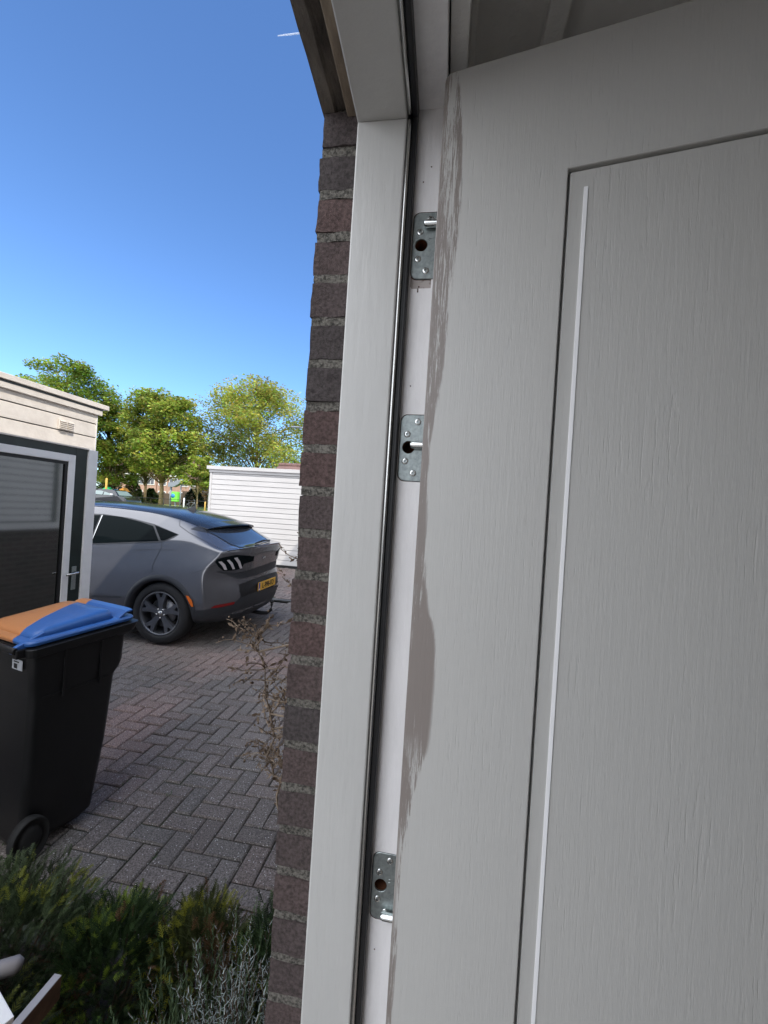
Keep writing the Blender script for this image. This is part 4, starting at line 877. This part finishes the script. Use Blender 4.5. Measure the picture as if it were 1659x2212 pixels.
# ------------------------------------------------------------------ trees
random.seed(99)
M['bark'] = mat('tree_bark', (.26, .19, .10), .9, var=.35, vscale=3, bump=.03, bscale=12)
def tree(px, ybase, topy, hw, label, pal, d=38, seed=1, nleaf=9000, crown_bot=.28, lean=0, leaf=.36, group='trees behind the garages', tr=.20, ncl=130):
    """px, topy in photo coordinates fix azimuth and height at distance d; hw = crown half width in metres"""
    random.seed(seed); v = ray(px, 1080); k = d/v.y; x, y = v.x*k, d; gz = ground_z(x, y)-.06
    vt_ = ray(px, topy); top = CAMZ+vt_.z*d/vt_.y-gz
    o = empty('tree', (x, y, gz), label=label, cat='tree', group=group); tk = MB(); H_ = top
    tk.tube([(0, 0, -.2), (.05, 0, H_*.15), (.0+lean*.3, .05, H_*.35), (lean*.6, 0, H_*.6), (lean, 0, H_*.85)], [tr*1.3, tr, tr*.85, tr*.5, tr*.15], 10)
    cl = []; zb = H_*crown_bot
    for i in range(ncl):
        t = rnd(0, 1); z_ = zb+(H_-zb)*t; prof_ = math.sin(math.pi*min(1, (t*.80+.14)))**.55; a = rnd(0, 6.28); r_ = hw*prof_*math.sqrt(rnd(.05, 1))*.88
        c = V(lean*t+r_*math.cos(a), r_*math.sin(a), z_-hw*.05); s_ = rnd(.17, .29)*hw; cl.append((c, s_))
        tk.tube([(lean*t*.7, 0, max(H_*.2, z_-r_*.8-.6)), V(c.x*.5, c.y*.5, z_-r_*.3-.2), c], [tr*.3, tr*.2, tr*.06], 5)
    mb = MB(); per = nleaf//len(cl)
    for c, s_ in cl:
        tint = rnd(.8, 1.2)
        for _ in range(per):
            dv = V(random.gauss(0, 1), random.gauss(0, 1), random.gauss(0, 1)).normalized()*s_*rnd(.25, 1)**.6*(1+.35*noise.noise(c+V(_*.01, 0, 0))); dv.z *= .62
            p = c+dv; q = noise.noise(p*.9+V(seed, 0, 0)); colr = pal[0] if q+rnd(-.25, .25) > 0 else pal[1]; colr = tuple(u*tint*rnd(.75, 1.25) for u in colr)
            a1 = V(rnd(-1, 1), rnd(-1, 1), rnd(-.5, .5)).normalized(); a2 = a1.cross(V(rnd(-.5, .5), rnd(-.5, .5), 1)).normalized(); l_ = leaf*rnd(.5, 1.1)
            mb.add([p-a1*l_*.5, p+a2*l_*.33, p+a1*l_*.5, p-a2*l_*.33], [(0, 1, 2, 3)], col=colr)
    mb.build('crown', M['leaf'], o, recalc=False); tk.build('trunk', M['bark'], o); return o
PA = ((.42, .48, .09), (.27, .33, .065)); PB = ((.48, .50, .11), (.33, .36, .085))
tree(548, 0, 836, 8.6, 'broad yellow green tree rising over the white garage roof', PB, d=44, seed=2, nleaf=52000, crown_bot=.16)
tree(347, 0, 846, 4.6, 'tall round tree with bare trunk in the middle, above the car roof', PA, d=38, seed=3, nleaf=30000, crown_bot=.32, lean=-.6)
tree(312, 0, 905, 3.0, 'slimmer tree behind the round one, with a thinner trunk', PB, d=46, seed=6, nleaf=9000, crown_bot=.36, tr=.16)
tree(228, 0, 868, 4.2, 'green tree just right of the shed roof corner', PA, d=40, seed=4, nleaf=24000, crown_bot=.24, tr=.18)
tree(130, 0, 786, 5.6, 'large tree showing above the shed roof', ((.36, .46, .08), (.22, .30, .055)), d=36, seed=5, nleaf=26000, crown_bot=.35)
tree(425, 0, 985, 2.2, 'small drooping tree between the round tree and the garage', PA, d=36, seed=7, nleaf=4500, crown_bot=.50, tr=.07, ncl=40)
def bush(px, d, w_, h_, seed, label, pal=((.13, .18, .04), (.045, .075, .022)), n_=2600, group='bushes along the far fence'):
    random.seed(seed); v = ray(px, 1080); x = v.x*d/v.y; gz = ground_z(x, d)-.06; o = empty('bush', (x, d, gz), label=label, cat='bush', group=group); mb = MB()
    for _ in range(n_):
        a = rnd(0, 6.28); z_ = h_*rnd(0, 1); r_ = w_*math.sqrt(rnd(.2, 1))*(1-(z_/h_)**2*.8)*(1+.3*noise.noise((math.cos(a)*2, math.sin(a)*2, z_+seed))); p = V(math.cos(a)*r_, math.sin(a)*r_, z_)
        a1 = V(rnd(-1, 1), rnd(-1, 1), rnd(-.5, .5)).normalized(); a2 = a1.cross(V(0, 0, 1)).normalized(); l_ = rnd(.10, .22); cc = pal[0] if noise.noise(p*2+V(seed, 0, 0)) > 0 else pal[1]
        mb.add([p-a1*l_, p+a2*l_*.6, p+a1*l_, p-a2*l_*.6], [(0, 1, 2, 3)], col=tuple(u*rnd(.7, 1.2) for u in cc))
    mb.build('foliage', M['leaf'], o, recalc=False); return o
bush(285, 43, 1.4, 2.9, 51, 'light green pointed bush left of the middle trunks', ((.22, .26, .05), (.08, .12, .03)))
bush(236, 47, 1.9, 3.4, 52, 'dark bush behind the yellow trunk by the shed'); bush(215, 50, 2.2, 4.2, 56, 'dark tall bush at the edge of the shed')
bush(325, 48, 1.2, 2.2, 53, 'low ragged bush behind the round tree trunk'); bush(418, 52, 1.6, 2.6, 54, 'dark round bush in front of the brown fence', ((.05, .075, .03), (.025, .04, .018)))
bush(440, 55, 1.6, 4.4, 57, 'orange brown leaved bush beside the garage edge', ((.42, .26, .10), (.22, .15, .06)))
# ------------------------------------------------------------------ far row of houses
M['farbrick'] = mat('pink_brick_far', (.42, .26, .20), .9, var=.12, vscale=2); M['tiles'] = mat('brown_roof_tiles', (.17, .10, .085), .9, var=.2, vscale=2, stretch=(1, 1, 4)); M['win'] = mat('far_window_glass', (.03, .035, .04), .1, spec=1)
def fhouse(px0, px1, d, eave, ridge, label, nw=3, hip=0, wallm=None):
    v0, v1 = ray(px0, 1085), ray(px1, 1085); x0, x1 = v0.x*d/v0.y, v1.x*d/v1.y; gz = ground_z(x0, d)-.1
    o = empty('house', ((x0+x1)/2, d, gz), label=label, cat='house', group='brick houses beyond the field'); w2 = (x1-x0)/2; D_ = 8
    MB().box((-w2, 0, 0), (w2, D_, eave)).build('wall', wallm or M['farbrick'], o)
    MB().prism([(-.4, eave-.1), (D_/2, ridge), (D_+.4, eave-.1), (D_+.4, eave+.15), (D_/2, ridge+.25), (-.4, eave+.15)], -w2-.2, w2+.2, 0).build('roof', M['tiles'], o)
    MB().box((-w2, -.45, eave-.12), (w2, -.38, eave+.12)).build('gutter', M['white'], o)
    MB().box((0, 3.6, ridge-.2), (.7, 4.4, ridge+.9)).build('chimney', M['farbrick'], o)
    for i in range(nw):
        for z_ in (.9, eave-1.7):
            x = -w2+(i+.5)*2*w2/nw; f_ = MB().box((x-.75, -.06, z_), (x+.75, -.005, z_+1.35)).build('window', M['white'], o); MB().box((x-.64, -.075, z_+.1), (x-.04, -.061, z_+1.25)).box((x+.04, -.075, z_+.1), (x+.64, -.061, z_+1.25)).build('pane', M['win'], f_)
fhouse(218, 262, 66, 4.6, 8.2, 'brick house with brown roof nearest the shed, partly behind trees', 2)
fhouse(263, 335, 62, 4.9, 8.4, 'pink brick house with white windows left of the middle tree trunk')
fhouse(337, 408, 62, 4.9, 8.6, 'pink brick house between the middle tree and the grey post')
fhouse(410, 452, 60, 3.4, 6.0, 'brick house with low brown roof beside the white garage', 3)
# far fences
M['fencewood'] = mat('brown_fence_wood', (.13, .095, .07), .9, var=.3, vscale=4, stretch=(6, 6, .3))
def ffence(px0, px1, d, h_, label, name='fence', m=None, group='fences beyond the field', step=.0):
    v0, v1 = ray(px0, 1085), ray(px1, 1085); x0, x1 = v0.x*d/v0.y, v1.x*d/v1.y; gz = ground_z(x0, d)-.05; o = empty(name, (x0, d, gz), label=label, cat='fence', group=group); mb = MB(); x = 0
    while x < x1-x0: mb.box((x, 0, 0), (x+.135, .03, h_+rnd(-.03, .03))); x += .15
    mb.build('boards', m or M['fencewood'], o); mb = MB(); x = 0
    for x in [i*2.0 for i in range(int((x1-x0)/2)+1)]: MB().box((x, -.06, 0), (x+.09, -.002, h_+.12)).build('post', M['fencewood'], o)
ffence(196, 300, 53, 1.9, 'brown wooden fence left of the tree trunks'); ffence(302, 392, 56, 1.8, 'brown wooden fence behind the tree trunks'); ffence(393, 470, 57, 2.3, 'tall brown fence between grey post and garage')
# metal rail fence near the grass, with posts
v0, v1 = ray(196, 1090), ray(470, 1090); d = 33; x0, x1 = v0.x*d/v0.y, v1.x*d/v1.y; gz = ground_z(x0, d); o = empty('rail_fence', (x0, d, gz-.05), label='thin black mesh rail fence running along the grass', cat='fence')
MB().tube([(0, 0, .95), (x1-x0, 0, .95)], .025, 6).tube([(0, 0, .5), (x1-x0, 0, .5)], .012, 6).build('rail', M['dark'], o)
for i in range(int((x1-x0)/2.5)+1): MB().tube([(i*2.5, 0, 0), (i*2.5, 0, 1.0)], .03, 6).build('post', M['dark'], o)
def post(px, d, h_, r_, m, label, name='post', cat='post', group=None):
    v = ray(px, 1090); x = v.x*d/v.y; o = MB().tube([(0, 0, -.1), (0, 0, h_*.97), (0, 0, h_)], [r_, r_, r_*.6], 10).build(name, m, label=label, cat=cat, group=group); o.location = (x, d, ground_z(x, d)-.05); return o
M['pwhite'] = mat('white_post_paint', (.75, .73, .70), .5); M['pyellow'] = mat('ochre_post', (.62, .38, .08), .6); M['pgrey'] = mat('grey_post_paint', (.22, .24, .27), .5)
post(397, 30, 1.15, .06, M['pwhite'], 'short white post right of the green bin'); post(443, 30, .95, .055, M['pyellow'], 'short yellow post near the garage corner'); post(449, 44, 2.0, .05, M['pwhite'], 'thin white post beside the far fence, near the garage')
post(227, 34, 2.6, .10, M['pyellow'], 'ochre yellow post by the black car', cat='post')
lm = post(241, 52, 5.0, .07, M['pwhite'], 'slim white lamp post among the trees', 'lamp_post', 'lamp post'); MB().lathe([(0, .25), (.14, .2), (.18, 0), (.06, -.05)], 12, Matrix.Translation((0, 0, 5.0))).build('lamp_head', M['pwhite'], lm)
# street lamp behind the garage, lamp arm just in view by the bricks
sv = ray(662, 925); k = 24/sv.y; sl_ = empty('street_lamp', (sv.x*k, 24, .2), label='grey street lamp poking out beside the brick wall over the garage', cat='street lamp'); zt = CAMZ+sv.z*k-.2
MB().tube([(0, 0, 0), (0, 0, zt-.3), (-.1, 0, zt), (-.5, 0, zt+.05)], .05, 8).build('pole', M['pgrey'], sl_); MB().box((-1.0, -.1, zt), (-.45, .1, zt+.09)).build('lamp_head', M['pgrey'], sl_, bevel=.03)
# tiled ridge of a roof over the garage
rv = ray(632, 1006); k = 19/rv.y; o = empty('tiled_roof', (rv.x*k, 19, 0), label='brown tiled roof showing just above the white garage roof by the bricks', cat='roof'); zt = CAMZ+rv.z*k
mb = MB(); mb.prism([(0, zt), (3, zt+1.2*0-1.6), (3, zt-1.7), (0, zt-.12), (-3, zt-1.7), (-3, zt-1.6)], -.7, 6, 0); mb.build('slope', M['tiles'], o)
for i in range(12): 
    MB().tube([(-.7+i*.33, 0, zt), (-.7+i*.33+.36, 0, zt+.03)], [.12, .10], 8).build('ridge_tile', M['tiles'], o)
MB().box((-.5, -2.5, 0), (6, 2.5, zt-1.45)).build('wall', M['farbrick'], o)
# grey angled frame with green bin on it
v = ray(373, 1090); d = 35; x = v.x*d/v.y; gz = ground_z(x, d)-.05; o = empty('goal_frame', (x, d, gz), label='grey angled steel frame on two posts beside the green box', cat='frame')
MB().tube([(-.28, 0, 0), (-.28, 0, 2.25)], .10, 10).build('post', M['pgrey'], o); MB().tube([(.75, 0, .2), (.75, 0, 2.45)], .06, 10).build('post', M['pgrey'], o)
MB().prism([(-.45, 2.15), (-.45, 2.55), (.05, 2.60), (.95, 2.95), (1.1, 2.75), (.30, 2.25), (.05, 2.15)], -.25, .25, 1).build('hood', M['pgrey'], o)
o = empty('green_box', (x+.35, d-.15, gz+.75), label='bright green box with a blue round sign in front of the grey frame', cat='box')
MB().box((-.32, -.2, 0), (.32, .2, .95)).build('box_body', mat('bright_green_plastic', (.18, .62, .06), .5), o, bevel=.06); MB().lathe([(0, .01), (.2, .01), (.2, 0)], 24, Matrix.Translation((-.12, -.205, .55))@Matrix.Rotation(R(90), 4, 'X')).build('sign_disc', mat('blue_sign', (.03, .22, .55), .5), o)
MB().box((-.06, -.02, -.75), (.06, .1, 0)).build('stand', M['pgrey'], o)
# bicycle leaning by the box
bk = empty('bicycle', (x+1.35, d, gz), label='grey bicycle parked right of the green box', cat='bicycle')
for xx in (0, 1.05):
    ring = [(xx+.33*math.cos(2*math.pi*i/24), 0, .33+.33*math.sin(2*math.pi*i/24)) for i in range(25)]; MB().tube(ring, .025, 6, cap=False).build('wheel', M['dark'], bk)
MB().tube([(0, 0, .33), (.35, 0, .75), (.5, 0, .32), (0, 0, .33)], .02, 6).tube([(.35, 0, .75), (.95, 0, .78), (1.05, 0, .33)], .02, 6).tube([(.5, 0, .32), (.95, 0, .78)], .02, 6).tube([(.33, 0, .75), (.30, 0, .95)], .015, 6).tube([(.95, 0, .78), (.92, 0, 1.02), (.8, 0, 1.05)], .015, 6).build('frame', M['pgrey'], bk)
MB().box((.18, -.06, .94), (.42, .06, .99)).build('saddle', M['dark'], bk, bevel=.02)
# ------------------------------------------------------------------ distant black car and the light one before it
def small_car(px, d, colm, label, L_=3.7, flip=1):
    v = ray(px, 1085); x = v.x*d/v.y; gz = ground_z(x, d)-.03; o = empty('distant_car', (x, d, gz), label=label, cat='car', group='cars parked by the field')
    h = L_/2; prof_ = [(-h, .30), (-h-.02, .62), (-h+.10, .95), (-h+.25, 1.02), (-h+.55, 1.36), (-h+.95, 1.45), (.35, 1.44), (.62, 1.36), (1.05, .98), (h-.25, .86), (h-.02, .68), (h, .34), (h-.2, .24), (-h+.2, .24)]
    vs_ = []; n_ = len(prof_)
    for yy, sc_, in ((-.80, 1), (-.72, 1), (.72, 1), (.80, 1)):
        for (a_, z_) in prof_: vs_.append((a_*(.985 if abs(yy) > .75 else 1)*flip, (yy if z_ < 1.0 else yy*.78), z_ if abs(yy) < .75 else z_-(.02 if z_ > .5 else 0)))
    MB().add(vs_, [(j*n_+i, j*n_+(i+1) % n_, (j+1)*n_+(i+1) % n_, (j+1)*n_+i) for j in range(3) for i in range(n_)]+[list(range(n_)), list(range(3*n_, 4*n_))]).build('body', colm, o, bevel=.03)
    for sg in (-1, 1):
        gsl = [[(-h+.42, 1.0), (-h+.66, 1.30), (-.35, 1.36), (-.35, .98)], [(-.27, .98), (-.27, 1.36), (.38, 1.34), (.72, 1.04), (.72, .98)]]
        for g_ in gsl:
            yb = lambda z_: sg*(.802-(.178*max(0, (z_-.95)/.40)) if z_ > .95 else .802)
            MB().add([(a_*flip, sg*(.80-.175*min(1, max(0, (z_-.96)/.30)))+sg*.012, z_) for a_, z_ in g_], [list(range(len(g_)))]).build('side_window', M['fglass'], o)
    MB().add([(a_*flip, yy, z_) for a_, z_, yy in ((.66, 1.35, -.56), (1.07, 1.0, -.68), (1.07, 1.0, .68), (.66, 1.35, .56))], [(0, 1, 2, 3)]).build('windscreen', M['fglass'], o)
    MB().box((.55*flip-.08, -.95, .98), (.55*flip+.08, -.80, 1.10)).build('mirror', M['pwhite'], o, bevel=.02)
    for wx in (-h+.72, h-.70):
        for yy in (-.81, .81): wq = empty('wheel', (wx*flip, yy, .30)); wq.parent = o; MB().lathe([(0, .02), (.19, .02), (.20, 0)], 20, Matrix.Rotation(R(90), 4, 'X')).build('rim', M['steel'], wq); MB().lathe([(.19, .01), (.29, .01), (.30, -.03), (.30, -.16), (0, -.16)], 24, Matrix.Rotation(R(90), 4, 'X')).build('tyre', M['tyre'], wq)
M['fglass'] = mat('far_car_glass', (.20, .26, .25), .08, spec=1)
small_car(246, 29, mat('black_car_paint', (.012, .013, .016), .2, coat=1), 'small black hatchback parked before the field, seen over the grey car roof')
small_car(128, 13, mat('silver_car_paint', (.45, .48, .46), .25, metal=.6), 'pale car half hidden between the shed post and the black hatchback')
# playground pieces over the black car
for px, nm, colr, lb in ((228, 'green_slide_roof', (.03, .55, .16), 'green pointed play roof over the black car'), (247, 'blue_panel', (.06, .25, .55), 'blue play panel between the green roof and orange peak'), (264, 'orange_peak', (.85, .36, .05), 'orange peaked play roof right of the blue panel')):
    v = ray(px, 1080); d = 37; x = v.x*d/v.y; o = empty('play_roof', (x, d, ground_z(x, d)), label=lb, cat='play equipment')
    s_ = .30 if 'blue' not in nm else .34; MB().add([(-s_*1.5, -.3, 1.40), (s_*1.5, -.3, 1.40), (s_*1.5, .5, 1.40), (-s_*1.5, .5, 1.40), (s_*.3, -.1, 1.78 if 'blue' not in nm else 1.55), (s_*.3, .4, 1.78 if 'blue' not in nm else 1.55)], [(0, 1, 4), (1, 2, 5, 4), (2, 3, 5), (3, 0, 4, 5), (0, 1, 2, 3)]).build('canopy', mat(nm+'_plastic', colr, .5), o)
    MB().tube([(-.3, .1, 0), (-.3, .1, 1.4)], .05, 6).build('leg', M['pgrey'], o); MB().tube([(.4, .1, 0), (.4, .1, 1.4)], .05, 6).build('leg', M['pgrey'], o)
# contrail high in the sky
cm_ = mat('contrail_white', (.75, .78, .82), 1); N, L, b = nodes(cm_); tr_ = N.new('ShaderNodeBsdfTransparent'); mx = N.new('ShaderNodeMixShader'); mx.inputs[0].default_value = .35; L.new(tr_.outputs[0], mx.inputs[1]); L.new(b.outputs[0], mx.inputs[2]); L.new(mx.outputs[0], N['Material Output'].inputs[0])
a = ray(600, 77)*4000; b2 = ray(660, 70)*4000
MB().tube([a, a+(b2-a)*.5, b2], [4, 7, 6], 8).build('contrail', cm_, kind='structure')
